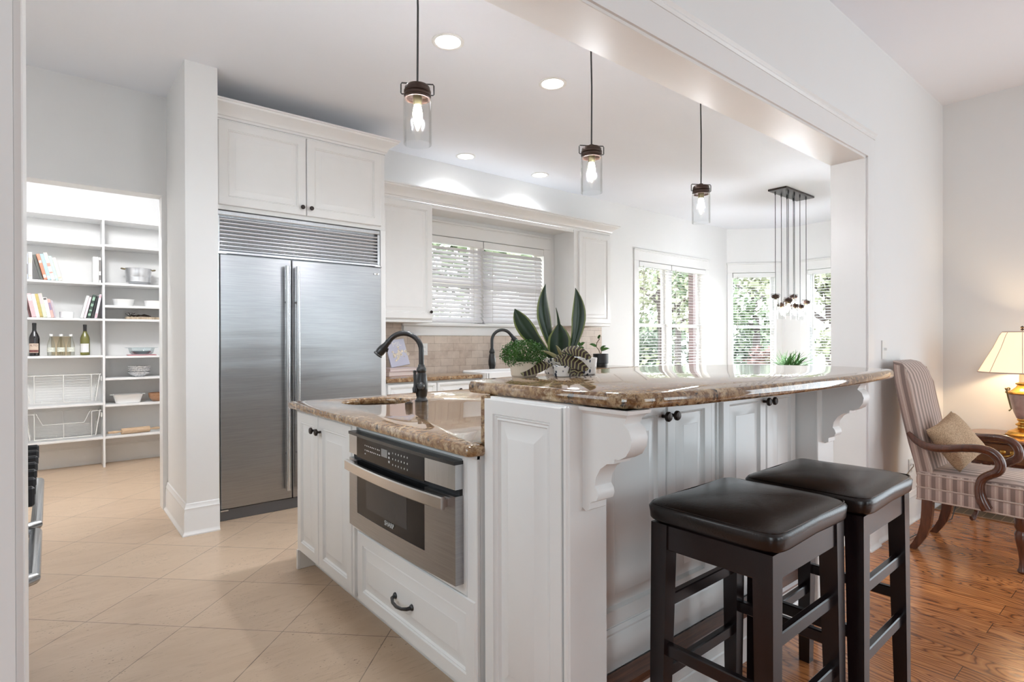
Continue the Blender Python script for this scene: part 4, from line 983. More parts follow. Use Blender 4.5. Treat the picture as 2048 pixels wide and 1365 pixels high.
# ------------------------------------------------------------------ right hand pantry column
st = thing('stock_pot', 'polished aluminium pot with two side handles on the pantry shelf', 'pot', (.715, 6.98, RS[1]))
MB().lathe([(0, .002), (.055, .001), (.078, .010), (.100, .045), (.111, .09), (.115, .135), (.116, .168), (.117, .171), (.112, .172), (.110, .165), (.108, .03), (0, .012)], (.715, 6.98, RS[1]), 40).build('pot_body', flat('aluminium', (.68, .69, .71), .3, 1), st)
for s_ in (-1, 1):
    MB().tube([(.715 + s_ * .108, 6.955, RS[1] + .158), (.715 + s_ * .145, 6.955, RS[1] + .165), (.715 + s_ * .148, 6.965, RS[1] + .165), (.715 + s_ * .148, 6.995, RS[1] + .165), (.715 + s_ * .145, 7.005, RS[1] + .165), (.715 + s_ * .108, 7.005, RS[1] + .158)], .0055, 8).build('handle', M['goldgreen'], st)
cbd = thing('serving_board', 'striped wooden serving board tied with a dark ribbon on the pantry shelf', 'board', (.75, 6.98, RS[3]))
MB().box(.60, .895, 6.90, 7.06, RS[3] + .001, RS[3] + .026, .003).build('board', M['boardwood'], cbd)
rb = MB()
for k in range(3): rb.tube([(.63 + .03 * k, 6.92, RS[3] + .028), (.66 + .05 * k, 6.95, RS[3] + .040 + .006 * k), (.72 + .04 * k, 6.96, RS[3] + .042), (.80 + .01 * k, 6.95, RS[3] + .032)], .005, 8)
for k in range(4):
    a = k * 1.3; rb.tube([(.635, 6.93, RS[3] + .03), (.62 + .03 * math.cos(a), 6.92, RS[3] + .055 + .012 * math.sin(a)), (.65 + .03 * math.cos(a), 6.93, RS[3] + .066), (.645, 6.93, RS[3] + .035)], .0022, 6)
rb.build('ribbon', M['bronze'], cbd)
gd = thing('glass_casserole', 'clear glass casserole dish with a wide rim on a red trivet in the pantry', 'dish', (.738, 6.97, RS[4] + .008))
MB().rings([[(.738 + a * math.cos(2 * PI * k / 40), 6.97 + b * math.sin(2 * PI * k / 40), RS[4] + z_) for k in range(40)] for a, b, z_ in ((.0001, .0001, .010), (.085, .070, .010), (.105, .085, .025), (.118, .095, .075), (.148, .108, .080), (.148, .108, .083), (.116, .093, .080), (.102, .082, .030), (.084, .068, .015), (.0001, .0001, .015))], cap0=False, cap1=False).build('dish', M['dishglass'], gd)
MB().lathe([(0, .0), (.06, .0), (.092, .028), (.094, .031), (.086, .030), (.05, .006), (0, .006)], (.738, 6.97, RS[4] + .017), 36).build('inner_bowl', M['bluewater'], gd, label='blue-grey fluted glass bowl')
tv = MB().box(.615, .862, 6.885, 7.055, RS[4] + .0005, RS[4] + .008, .002).build('trivet', flat('red_trivet', (.42, .12, .14), .6)); tag(tv, 'flat dark pink trivet under the glass casserole dish', 'trivet')
for i, lb in enumerate(('patterned white bowl at the bottom of the pantry bowl stack', 'patterned white bowl second from the bottom of the pantry stack', 'patterned white bowl second from the top of the pantry stack', 'patterned white bowl on top of the pantry bowl stack')):
    zz = RS[5] + .001 + i * .018 + (.006 if i else 0)
    lathed('patterned_bowl', lb, 'bowl', .715, 6.97, zz, [(0, .0), (.045, .0), (.050, .004), (.082, .028), (.100, .046), (.101, .049), (.096, .048), (.045, .008), (0, .007)], M['china'], 36, group='stacked patterned bowls')
wd = MB(); zz = RS[6] + .001
def rr_rect(cx, cy, a, b, z_, n=8, r=.02):
    pts = []
    for sx, sy, a0 in ((1, 1, 0), (-1, 1, 90), (-1, -1, 180), (1, -1, 270)):
        for k in range(n): t_ = math.radians(a0 + 90 * k / (n - 1)); pts.append((cx + sx * (a - r) + r * math.cos(t_), cy + sy * (b - r) + r * math.sin(t_), z_))
    return pts
wd.rings([rr_rect(.615, 6.96, a, b, zz + h_) for a, b, h_ in ((.098, .060, 0), (.104, .066, .005), (.125, .085, .085), (.128, .088, .088), (.120, .080, .087), (.100, .062, .010))], cap1=True)
for s_ in (-1, 1): wd.box(.615 + s_ * .118, .615 + s_ * .150, 6.93, 6.99, zz + .082, zz + .090, .004)
tag(wd.build('baking_dish', M['ceramic']), 'deep white rectangular baking dish with end handles on the pantry shelf', 'dish')
lathed('wooden_bowl', 'round brown wooden bowl on the pantry shelf, cut off by the pillar', 'bowl', .885, 6.96, RS[6], [(0, .001), (.045, .001), (.060, .008), (.085, .045), (.092, .088), (.088, .089), (.078, .045), (.04, .012), (0, .010)], M['bowlwood'], 32)
rp = thing('rolling_pin', 'pale wooden rolling pin lying on the lowest pantry shelf', 'rolling pin', (.70, 6.93, RS[7] + .030))
ang = math.radians(7); dv = Vector((math.cos(ang), math.sin(ang), 0)); cpt = Vector((.68, 6.93, RS[7] + .031))
MB().lathe([(0, -.125), (.027, -.125), (.030, -.121), (.030, .121), (.027, .125), (0, .125)], cpt, 28, dv).build('roller', M['palewood'], rp)
for s_ in (-1, 1): MB().lathe([(.008, .125), (.009, .14), (.013, .17), (.0145, .19), (.011, .22), (.013, .235), (0, .24)], cpt, 18, dv * s_).build('handle', M['palewood'], rp)
# ------------------------------------------------------------------ wire baskets
def basket(label, x0, x1, y0, y1, z0, z1, dip, rows):
    b = thing('wire_basket', label, 'basket', ((x0 + x1) / 2, (y0 + y1) / 2, z0))
    w = M['white_plastic']; ins = .035
    rim = MB(); r = .0032
    if dip:
        zd = z1 - .105
        front = [(x0, y0, z1), (x0 + .09, y0, z1), (x0 + .135, y0, zd), (x1 - .135, y0, zd), (x1 - .09, y0, z1), (x1, y0, z1)]
    else: front = [(x0, y0, z1), (x1, y0, z1)]
    rim.tube(front + [(x1, y1, z1), (x0, y1, z1)], r, 8, closed=True); rim.build('rim', w, b)
    fx0, fx1 = x0 + .075, x1 - .075
    grid = MB(); top = (z1 - .105) if dip else z1
    for i in range(rows):
        zz = z0 + .02 + (top - z0 - .02) * i / rows
        t_ = 1 - (zz - z0) / (z1 - z0)
        grid.tube([(fx0 - .0, y0 + .004, zz), (fx1, y0 + .004, zz)], .0013, 5); grid.tube([(fx0, y1 - .004, zz), (fx1, y1 - .004, zz)], .0013, 5)
        for xx, s_ in ((x0 + .012 + ins * t_, 1), (x1 - .012 - ins * t_, -1)): grid.tube([(xx, y0 + .004, zz), (xx, y1 - .004, zz)], .0013, 5)
    for i in range(9):
        xx = fx0 + (fx1 - fx0) * i / 8; grid.tube([(xx, y0 + .004, z0), (xx, y1 - .004, z0)], .0013, 5)
    grid.build('wire_grid', w, b)
    posts = MB()
    for xx in (fx0, (x0 + x1) / 2, fx1):
        zt = top if dip and xx == (x0 + x1) / 2 else z1
        posts.tube([(xx, y0, z0), (xx, y0, zt)], .0034, 6)
        posts.tube([(xx, y1, z0), (xx, y1, z1)], .0034, 6)
    for xx, xb in ((x0 + .01, x0 + .01 + ins), (x1 - .01, x1 - .01 - ins)):
        for yy in (y0, y1): posts.tube([(xx, yy, z1), (xb, yy, z0)], .0045, 6)
    posts.tube([(fx0, y0, z0), (fx1, y0, z0)], .0034, 6); posts.tube([(fx0, y1, z0), (fx1, y1, z0)], .0034, 6)
    posts.build('uprights', w, b)
    rl = MB()
    for xx in (x0 - .004, x1 + .004): rl.box(xx - .004, xx + .004, SF + .002, SB - .004, z1 - .065, z1 - .02, .002)
    rl.build('slide_rail', w, b)
basket('deep white wire basket hung under the bottle shelf in the pantry', -.19, .390, 6.868, 7.11, .665, .925, False, 10)
basket('lower white wire basket with a dipped front rim in the pantry', -.19, .390, 6.868, 7.11, .325, .565, True, 8)
# ------------------------------------------------------------------ plants
def blade(mb, base, tip, width, bend=(0, 0, 0), face=None, n=10, fold=.25, shape=None, edge=True, twist=0.0):
    # broad strap leaf from base to tip; three strips wide each side so a margin strip keeps its own colour
    b = Vector(base); t_ = Vector(tip); ax = (t_ - b); L = ax.length; bend = Vector(bend)
    fc = Vector(face or (0, -1, 0)); rings = []
    for i in range(n + 1):
        s = i / n; c = b + ax * s + bend * (4 * s * (1 - s))
        tan = (ax + bend * (4 - 8 * s)).normalized()
        side = tan.cross(fc).normalized(); nrm = side.cross(tan).normalized()
        if twist:
            q = Matrix.Rotation(twist * s, 3, tan); side = q @ side; nrm = q @ nrm
        w = width / 2 * (shape(s) if shape else math.sin(PI * min(1, .12 + s * .88) ** .8) ** .8)
        w = max(w, .0008)
        row = []
        for u in (-1, -.8, -.35, 0, .35, .8, 1): row.append(c + side * (w * u) + nrm * (-abs(u) ** 1.5 * w * fold))
        rings.append(row)
    vs = [p for r in rings for p in r]; fs = []; mi = []
    for i in range(n):
        for j in range(6):
            fs.append((i * 7 + j, i * 7 + j + 1, (i + 1) * 7 + j + 1, (i + 1) * 7 + j))
            mi.append(1 if edge and j in (0, 5) else 0)
    mb.add(vs, fs, mi)
def striped_leaf(mb, base, tip, width, bend, face, n=27):
    b = Vector(base); t_ = Vector(tip); ax = t_ - b; bend = Vector(bend); fc = Vector(face)
    for sgn in (-1, 1):
        vs = []; fs = []; mi = []
        for i in range(n + 1):
            s = i / n; c = b + ax * s + bend * (4 * s * (1 - s)); tan = (ax + bend * (4 - 8 * s)).normalized()
            side = tan.cross(fc).normalized(); nrm = side.cross(tan)
            w = width / 2 * math.sin(PI * min(.999, .04 + .94 * s)) ** .75
            for u in (0, .5, 1):
                s2 = min(1, s + .055 * u); c2 = b + ax * s2 + bend * (4 * s2 * (1 - s2))
                vs.append(c2 + side * sgn * w * u - nrm * w * .22 * u)
        for i in range(n):
            for j in range(2): fs.append((i * 3 + j, i * 3 + j + 1, (i + 1) * 3 + j + 1, (i + 1) * 3 + j)); mi.append(1 if i % 3 == 1 else 0)
        mb.add(vs, fs, mi)
BZ = 1.107
# snake plant in a wide low patterned pot
px_, py_ = 1.612, 1.590
sn = thing('snake_plant', 'tall snake plant in a navy and white patterned pot on the raised bar', 'plant', (px_, py_, BZ))
MB().lathe([(0, .001), (.098, .001), (.102, .005), (.108, .064), (.106, .067), (.101, .065), (.099, .055), (0, .053)], (px_, py_, BZ), 40).build('pot', M['patpot'], sn)
MB().lathe([(0, .05), (.0985, .05), (.0985, .057), (0, .06)], (px_, py_, BZ), 24).build('soil', M['soil'], sn)
FC = (-.64, -.77, 0)
def spear(tipdx, tipdz, w, basedx, bend, fold=.3, shape=None, tw=0, dy=0):
    # dx measured along camera-right in the plane through the pot
    rx, ry = .772, -.636
    b = (px_ + rx * basedx, py_ + ry * basedx, BZ + .055); t_ = (px_ + rx * tipdx, py_ + ry * tipdx + dy, BZ + tipdz)
    mb = MB(); blade(mb, b, t_, w, (rx * bend, ry * bend, 0), FC, 16, fold, shape, True, tw); mb.build('leaf', [M['leafdark'], M['leafedge']], sn, smooth=60)
narrow = lambda s: (.30 + 1.0 * min(1, s / .55)) * (1 if s < .58 else max(0, 1 - ((s - .58) / .42) ** 1.9)) / 1.30
broad = lambda s: (.22 + 1.1 * min(1, s / .55)) * (1 if s < .60 else max(0, 1 - ((s - .60) / .40) ** 2.4)) / 1.32
spear(-.228, .263, .070, -.060, -.018, .3, broad, 0, -.01)
spear(-.083, .365, .060, -.050, -.022, .6, narrow, .6, .02)
spear(-.077, .266, .092, -.052, .012, .25, lambda s: (math.sin(PI * .5 * min(1, .35 + s / .42)) if s < .40 else max(.12, 1 - ((s - .40) / .32) ** 1.4) if s < .70 else .12 * (1 - s) / .3 + .02), 0, -.03)
spear(.029, .347, .058, -.010, .026, .5, narrow, -.35, .01)
spear(-.020, .19, .045, -.010, .012, .4, narrow, 0, .03)
# round ferny plant
fx_, fy_ = 1.372, 1.595
fe = thing('fern', 'rounded bright green mossy fern in a cream pot on the raised bar', 'plant', (fx_, fy_, BZ))
MB().lathe([(0, .001), (.044, .001), (.048, .005), (.056, .056), (.054, .058), (.048, .055), (0, .05)], (fx_, fy_, BZ), 32).build('pot', flat('cream_pot', (.66, .58, .47), .4), fe)
mb = MB(); rr_ = random.Random(5); stems = MB()
for i in range(4300):
    a = rr_.uniform(0, 2 * PI); ph = math.asin(rr_.uniform(-.9, 1)); rad = rr_.uniform(.5, 1.0) ** .5 * rr_.uniform(.9, 1.1)
    p = Vector((fx_ + .090 * rad * math.cos(a) * math.cos(ph), fy_ + .082 * rad * math.sin(a) * math.cos(ph), BZ + .085 + .054 * rad * math.sin(ph)))
    sz = rr_.uniform(.0018, .0046); u = Vector((rr_.uniform(-1, 1), rr_.uniform(-1, 1), rr_.uniform(-.3, 1))).normalized(); v_ = u.cross(Vector((rr_.uniform(-1, 1), rr_.uniform(-1, 1), rr_.uniform(-1, 1)))).normalized()
    mb.add([p - u * sz, p + v_ * sz * .7, p + u * sz, p - v_ * sz * .7], [(0, 1, 2, 3)])
for i in range(110):
    a = rr_.uniform(0, 2 * PI); ph = rr_.uniform(-.7, 1.3)
    stems.tube([(fx_, fy_, BZ + .055), (fx_ + .088 * math.cos(a) * math.cos(ph), fy_ + .080 * math.sin(a) * math.cos(ph), BZ + .090 + .048 * math.sin(ph))], .0008, 4)
mb.build('foliage', M['moss'], fe, smooth=0); stems.build('stems', M['leafmid'], fe)
# calathea with striped leaves
cx_, cy_ = 1.472, 1.492
ca = thing('calathea', 'striped dark calathea spilling from a small dark pot between the fern and snake plant', 'plant', (cx_, cy_, BZ))
MB().lathe([(0, .001), (.030, .001), (.033, .004), (.038, .040), (.036, .042), (.032, .040), (0, .036)], (cx_, cy_, BZ), 32).build('pot', M['patpot'], ca)
def cal(tx, tz, bx, bz, w, bend, face, dy=0):
    rx, ry = .772, -.636
    b = (cx_ + rx * bx, cy_ + ry * bx - .02, BZ + bz); t_ = (cx_ + rx * tx, cy_ + ry * tx - .03 + dy, BZ + tz)
    mb = MB(); striped_leaf(mb, b, t_, w, bend, face); mb.build('leaf', [M['cal_dark'], M['cal_light']], ca, smooth=60)
cal(-.185, .012, -.050, .044, .056, (0, 0, .014), (-.45, -.65, .7), -.02)
cal(.068, .070, -.020, .092, .046, (0, 0, .020), (-.45, -.65, .65), -.02)
cal(.050, .028, -.040, .062, .046, (0, 0, .014), (-.5, -.7, .4), -.03)
cal(-.045, .062, .035, .050, .042, (0, 0, .016), (-.4, -.7, .6), .01)
cal(.030, .008, -.020, .045, .048, (0, 0, .010), (-.5, -.8, .3), -.03)
cal(.000, .012, .040, .058, .040, (0, 0, .012), (-.6, -.6, .4), -.03)
for tx, tz in ((-.045, .118), (-.100, .098)):
    rx, ry = .772, -.636; mb = MB()
    blade(mb, (cx_ + .01, cy_, BZ + .05), (cx_ + rx * tx, cy_ + ry * tx - .03, BZ + tz), .015, (0, 0, .010), (-.6, -.7, .3), 8, .5, None, False); mb.build('rolled_leaf', [M['cal_light'], M['cal_light']], ca)
st_ = MB()
for tx, tz in ((-.04, .05), (.03, .085), (-.03, .07), (.02, .03)): st_.tube([(cx_, cy_, BZ + .036), (cx_ + .772 * tx, cy_ - .636 * tx - .02, BZ + tz)], .0016, 5)
st_.build('stems', M['stem'], ca)
# two small plants in black pots on the back counter
def potlet(label, x, y, leaves):
    p = thing('potted_cutting', label, 'plant', (x, y, .93), 'cuttings in black pots')
    MB().lathe([(0, .0), (.078, .0), (.080, .004), (.080, .035), (.086, .037), (.091, .042), (.091, .150), (.087, .152), (.083, .145), (.082, .05), (0, .045)], (x, y, .931), 36).build('pot', M['blackpot'], p)
    MB().lathe([(0, .13), (.083, .13), (.083, .134), (0, .136)], (x, y, .931), 20).build('soil', M['soil'], p)
    sm = MB(); lf = MB()
    z0 = .93 + .135
    for pts, lfs in leaves:
        sm.tube([(x + .772 * a, y - .636 * a, z0 + h) for a, h in pts], .0045, 6)
        for (a, h, la, lh, w) in lfs: blade(lf, (x + .772 * a, y - .636 * a, z0 + h), (x + .772 * (a + la), y - .636 * (a + la) - .02, z0 + h + lh), w, (0, 0, .012), (-.5, -.6, .6), 8, .3, None, False)
    sm.build('stems', M['stem'], p); lf.build('leaves', [M['moss'], M['moss']], p, smooth=60)
potlet('small leafy cutting in the black pot at the far right end of the back counter', 5.08, 4.50, [([(0, 0), (-.02, .06), (-.05, .10), (-.045, .15), (-.01, .20)], [(-.05, .11, -.10, .02, .045), (-.03, .20, .015, .04, .03)]), ([(0, 0), (.01, .05), (.0, .08)], [(.0, .06, .09, .02, .045), (.0, .08, .05, .03, .03)])])
potlet('small leafy cutting in the black pot behind the snake plant', 4.72, 4.56, [([(0, 0), (.03, .08), (.05, .13)], [(.03, .08, .05, .01, .05), (.05, .12, .04, .03, .04), (.045, .11, -.03, .05, .035)]), ([(0, 0), (-.03, .06), (-.04, .11)], [(-.03, .07, -.04, .03, .05), (-.03, .10, .01, .05, .03)])])
# ------------------------------------------------------------------ cookbook stand and books at the left end of the back counter
cs = thing('cookbook', 'lilac cookbook standing open on a pink book stack beside the refrigerator panel', 'book', (2.46, 4.62, 1.0))
R_ = Matrix.Translation((2.475, 4.60, 1.003)) @ Matrix.Rotation(math.radians(-8), 4, 'Y') @ Matrix.Rotation(math.radians(-14), 4, 'X')
mb = MB().box(-.095, .095, 0, .018, .001, .25, .002).xf(Matrix.Translation((0, 0, .012)) @ R_); cv = mb.build('cover', flat('lilac_cover', (.50, .50, .60), .45), cs)
mb = MB().box(-.02, .095, -.0015, .0, .05, .16).xf(Matrix.Translation((0, 0, .012)) @ R_)
art = MB()
for i in range(26):
    u = RND.gauss(.0, .03); v_ = RND.gauss(.10, .035); s_ = RND.uniform(.006, .016)
    art.lathe([(0, 0), (s_, 0), (s_, .0008), (0, .0008)], (u, -.0004 * (i % 5), v_), 10, (0, -1, 0))
art.xf(Matrix.Translation((0, 0, .012)) @ R_); art.build('cover_picture', flat('cover_flowers', (.66, .58, .46), .6, noise=.4, nscale=60), cv)
text_mesh('cover_title', 'MIL', .06, lambda u, v_, d: tuple((Matrix.Translation((0, 0, .012)) @ R_) @ Vector((u + .01, -.001 - d, .205 + v_))), flat('cover_title', (.75, .72, .70), .6), cv)
def flatbook(label, x, y, z, w, d, h, rz, col):
    b = thing('book', label, 'book', (x, y, z)); Rz = Matrix.Translation((x, y, z)) @ Matrix.Rotation(rz, 4, 'Z')
    MB().box(-w / 2, w / 2, -d / 2, d / 2, 0, .004, .001).box(-w / 2, w / 2, -d / 2, d / 2, h - .004, h, .001).box(w / 2 - .004, w / 2, -d / 2, d / 2, 0, h, .001).xf(Rz).build('cover', flat('book_cover', col, .5), b, smooth=0)
    MB().box(-w / 2 + .004, w / 2 - .003, -d / 2 + .004, d / 2 - .004, .004, h - .004).xf(Rz).build('pages', flat('page_edges', (.72, .62, .58), .7), b, smooth=0)
flatbook('pink book lying flat on the counter beside the refrigerator panel, bottom of the stack', 2.44, 4.62, .931, .30, .22, .040, .1, (.66, .50, .47))
flatbook('thin pale pink book lying under the standing lilac cookbook', 2.47, 4.62, .972, .26, .20, .028, -.1, (.70, .60, .60))
# ------------------------------------------------------------------ outlets and switches
def plate(label, o, ux, n, kind, name='wall_outlet'):
    # o centre, ux plan direction along the wall, n outward normal
    p = thing(name, label, 'outlet' if name == 'wall_outlet' else 'switch', o); U = Vector(ux); Nn = Vector(n); O = Vector(o)
    def bx(mb, u0, u1, v0, v1, d0_, d1_):
        vs = [O + U * u + Vector((0, 0, v)) + Nn * d for d in (d0_, d1_) for v in (v0, v1) for u in (u0, u1)]
        mb.add(vs, [(0, 2, 3, 1), (4, 5, 7, 6), (0, 1, 5, 4), (2, 6, 7, 3), (0, 4, 6, 2), (1, 3, 7, 5)]); return mb
    bx(MB(), -.036, .036, -.058, .058, .0, .006).build('cover_plate', M['white_plastic'], p, smooth=0)
    mb = MB()
    if kind == 'outlet':
        for v in (-.022, .022): bx(mb, -.016, .016, v - .013, v + .013, .006, .008)
        mb.build('receptacle', M['ceramic'], p, smooth=0)
        mb = MB()
        for v in (-.022, .022):
            for u in (-.006, .006): bx(mb, u - .001, u + .001, v - .004, v + .004, .008, .0084)
        mb.build('slots', M['rubber'], p, smooth=0)
    else: bx(mb, -.005, .005, -.004, .012, .006, .018).build('toggle', M['ceramic'], p, smooth=0)
    return p
plate('white outlet plate on the backsplash left of the sink, behind the island faucet', (2.847, YW - .0125, 1.16), (1, 0, 0), (0, -1, 0), 'outlet')
plate('white outlet plate on the backsplash behind the tall snake plant', (4.60, YW - .0125, 1.15), (1, 0, 0), (0, -1, 0), 'outlet')
plate('white outlet plate on the backsplash above the right black potted cuttings', (5.03, YW - .0125, 1.13), (1, 0, 0), (0, -1, 0), 'outlet')
plate('white light switch on the living room wall above the armchair back', (4.02, YO - .0005, 1.178), (1, 0, 0), (0, -1, 0), 'switch', 'light_switch')
plate('white wall outlet low behind the armchair with a black plug', (4.535, YO - .0005, .37), (1, 0, 0), (0, -1, 0), 'outlet')
# ------------------------------------------------------------------ gooseneck armchair, faces -Y
AX0, AX1 = 3.945, 4.415
ac = thing('armchair', 'striped upholstered armchair with curved mahogany arms against the living room wall', 'armchair', (4.18, .85, 0))
# back: swept cross-section following the side profile, rolled over at the top
backc = [(1.000, .40), (1.015, .50), (1.045, .62), (1.072, .75), (1.098, .88), (1.115, .98), (1.125, 1.045), (1.130, 1.075)]
def back_ring(y, z, th, hw, ty, tz):
    pts = []; n = 10
    for k in range(n + 1):
        u = -1 + 2 * k / n; pts.append((AX0 + (AX1 - AX0) / 2 + u * hw, y + ty * (-th * (1 - .25 * abs(u) ** 3)), z + tz * (-th * (1 - .25 * abs(u) ** 3))))
    for k in range(n + 1):
        u = 1 - 2 * k / n; pts.append((AX0 + (AX1 - AX0) / 2 + u * hw, y + ty * .035, z + tz * .035))
    return pts
rings = []; xc = (AX0 + AX1) / 2
for i, (y, z) in enumerate(backc):
    hw = .222 + .010 * math.sin(i / 7 * PI) if i < 6 else (.215 if i == 6 else .200)
    th = .060 if i < 6 else (.050 if i == 6 else .035)
    rings.append(back_ring(y, z, th, hw, 1, .18))
rings.append(back_ring(1.135, 1.098, .015, .185, 1, .2)); rings.append(back_ring(1.140, 1.105, -.005, .17, 1, .2))
MB().rings(rings).build('backrest', M['stripe_back'], ac, smooth=60)
wl_ = MB()
for s_ in (-1, 1): wl_.tube([(xc + s_ * (.222 + .010 * math.sin(i / 7 * PI) if i < 6 else (.215 if i == 6 else .200)), y - .046 if i < 6 else y - .03, z - .01) for i, (y, z) in enumerate(backc)], .0045, 6)
wl_.build('back_welt', M['welt'], ac)
# seat cushion and rails
SY0, SY1 = .515, 1.035
def seatdome(p): return Vector((p.x, p.y, p.z + (.012 if p.z > 0 else 0) * (1 - (p.x / .26) ** 2)))
def seat_outline(k, z):
    pts = []
    L = [(AX0 + .0, SY1), (AX0 - .0, .80), (AX0 - .022, SY0 + .06), (AX0 - .01, SY0 + .015), (xc - .10, SY0 - .018), (xc + .10, SY0 - .018), (AX1 + .01, SY0 + .015), (AX1 + .022, SY0 + .06), (AX1, .80), (AX1, SY1)]
    c = Vector((xc, .78)); return [(c.x + (p[0] - c.x) * k, c.y + (p[1] - c.y) * k, z) for p in L]
MB().rings([seat_outline(k, z) for k, z in ((.99, .377), (1.012, .40), (1.012, .43), (1.0, .452), (.97, .466), (.80, .482), (.4, .490))]).build('seat_cushion', M['stripe_x'], ac, smooth=60)
MB().rings([seat_outline(k, z) for k, z in ((1.0, .302), (1.006, .306), (1.006, .370), (.99, .3745))]).build('seat_rail', M['stripe_x'], ac, smooth=40)
for nm, z in (('seat_welt', .4525), ('rail_welt', .375), ('rail_welt', .304)):
    MB().tube(seat_outline(1.004, z), .0045, 6, closed=True).build(nm, M['welt'], ac)
# arms: one continuous bent stick from the back, curling over and down to the seat rail
def arm(s_):
    x = AX0 - .016 if s_ < 0 else AX1 + .016
    P = [(1.075, .690), (1.03, .646), (.97, .622), (.90, .622), (.82, .636), (.745, .643), (.695, .632), (.664, .600), (.655, .560), (.668, .528), (.700, .505), (.728, .482), (.742, .445), (.742, .395), (.730, .350), (.712, .315)]
    R = [.012, .020, .024, .023, .022, .023, .024, .024, .024, .024, .023, .022, .022, .025, .029, .028]
    # Catmull-Rom resample
    Q = []; RR = []
    for i in range(len(P) - 1):
        p0, p1, p2, p3 = P[max(i - 1, 0)], P[i], P[i + 1], P[min(i + 2, len(P) - 1)]
        for k in range(4):
            t_ = k / 4; f = lambda a: .5 * ((2 * p1[a]) + (-p0[a] + p2[a]) * t_ + (2 * p0[a] - 5 * p1[a] + 4 * p2[a] - p3[a]) * t_ ** 2 + (-p0[a] + 3 * p1[a] - 3 * p2[a] + p3[a]) * t_ ** 3)
            bow_ = .018 * math.sin(PI * min(1, max(0, (1.075 - f(0)) / .42))) if f(1) > .52 else 0
            Q.append((x + s_ * bow_, f(0), f(1))); RR.append(R[i] * (1 - t_) + R[i + 1] * t_)
    Q.append((x, P[-1][0], P[-1][1])); RR.append(R[-1])
    MB().tube(Q, RR, 14, flat=1.0).build('arm', M['mahogany'], ac, smooth=60)
arm(-1); arm(1)
for x in (AX0 + .018, AX1 - .018):
    pts = [(x, .985, .305), (x, .987, .24), (x, .994, .16), (x, 1.012, .09), (x, 1.04, .035), (x, 1.062, 0.0)]
    mb = MB(); mb.rings([[(p[0] + i * w, p[1] + j * w * 1.1, p[2]) for i, j in ((-1, -1), (1, -1), (1, 1), (-1, 1))] for p, w in zip(pts, (.024, .024, .023, .021, .019, .018))]); mb.build('rear_leg', M['mahogany'], ac, smooth=40)
for x in (AX0 + .03, AX1 - .03):
    MB().lathe([(0, 0), (.018, 0), (.022, .010), (.016, .025), (.013, .06), (.018, .11), (.030, .17), (.034, .205), (.026, .225), (.034, .245), (.034, .305), (0, .305)], (x, .575, 0), 20).build('front_leg', M['mahogany'], ac)
# burlap pillow resting on the seat against the back
pw = thing('throw_pillow', 'square burlap throw pillow leaning on the armchair back', 'pillow', (4.12, .90, .48))
n = 18; gv = []
PL, PT, PR, PB = Vector((3.955, 1.000, .708)), Vector((4.20, .940, .803)), Vector((4.28, .786, .578)), Vector((4.00, .849, .480))
pn = (PT - PB).cross(PR - PL).normalized()
if pn.y > 0: pn = -pn
for side in (1, -1):
    for i in range(n + 1):
        for j in range(n + 1):
            u, v = -1 + 2 * i / n, -1 + 2 * j / n
            pu = u * (1 - .09 * (1 - abs(v)) ** .8 * abs(u) ** 3); pv = v * (1 - .09 * (1 - abs(u)) ** .8 * abs(v) ** 3)
            s_, t_ = (pu + 1) / 2, (pv + 1) / 2
            base_ = PL * (1 - s_) * (1 - t_) + PT * s_ * (1 - t_) + PR * s_ * t_ + PB * (1 - s_) * t_
            th_ = .068 * ((1 - u ** 2) * (1 - v ** 2)) ** .38
            gv.append(base_ + pn * (side * th_ + .004 * math.sin(u * 5 + v * 3) + .012))
fs = []; N1 = (n + 1) * (n + 1)
for i in range(n):
    for j in range(n):
        q = (i * (n + 1) + j, (i + 1) * (n + 1) + j, (i + 1) * (n + 1) + j + 1, i * (n + 1) + j + 1); fs.append(q); fs.append(tuple(N1 + k for k in q[::-1]))
MB().add(gv, fs).build('pillow_body', M['burlap'], pw, smooth=70)
# ------------------------------------------------------------------ side table and lamp
tb = thing('side_table', 'dark wooden side table with a rounded top behind the armchair', 'side table', (5.05, .80, 0))
TX, TY = 5.06, .80
top = [(TX + .26 * math.copysign(abs(math.cos(t_)) ** .6, math.cos(t_)), TY + .24 * math.copysign(abs(math.sin(t_)) ** .6, math.sin(t_))) for t_ in [2 * PI * i / 40 for i in range(40)]]
MB().slab(top, [(.012, .560), (0, .566), (0, .578), (.008, .585)]).build('tabletop', woodmat('walnut_top', (.16, .06, .02), (.30, .13, .05), (1, 5, 5), .2, 6, .5), tb)
MB().box(TX - .19, TX + .19, TY - .17, TY + .17, .40, .560, .004).build('drawer_box', M['mahogany'], tb)
dr = MB().box(TX - .198, TX - .189, TY - .14, TY + .14, .42, .545, .003).build('drawer_front', woodmat('walnut', (.12, .05, .02), (.22, .10, .04)), tb)
hw = MB().tube([(TX - .20, TY + .05, .49), (TX - .215, TY + .03, .475), (TX - .217, TY, .470), (TX - .215, TY - .03, .475), (TX - .20, TY - .05, .49)], .005, 8)
for yy in (-.05, .05, 0): hw.lathe([(0, 0), (.016, 0), (.010, .006), (0, .008)], (TX - .198, TY + yy, .495), 12, (-1, 0, 0))
hw.build('bail_pull', M['gold'], dr)
for sx in (-1, 1):
    for sy in (-1, 1):
        x, y = TX + sx * .165, TY + sy * .145
        MB().tube([(x, y, .40), (x + sx * .012, y + sy * .012, .30), (x + sx * .004, y + sy * .004, .15), (x - sx * .002, y - sy * .002, .06), (x + sx * .018, y + sy * .012, .016), (x + sx * .03, y + sy * .02, .014)], [.026, .026, .017, .013, .016, .014], 10).build('leg', M['mahogany'], tb)
LX, LY, LZ = 5.085, .735, .585
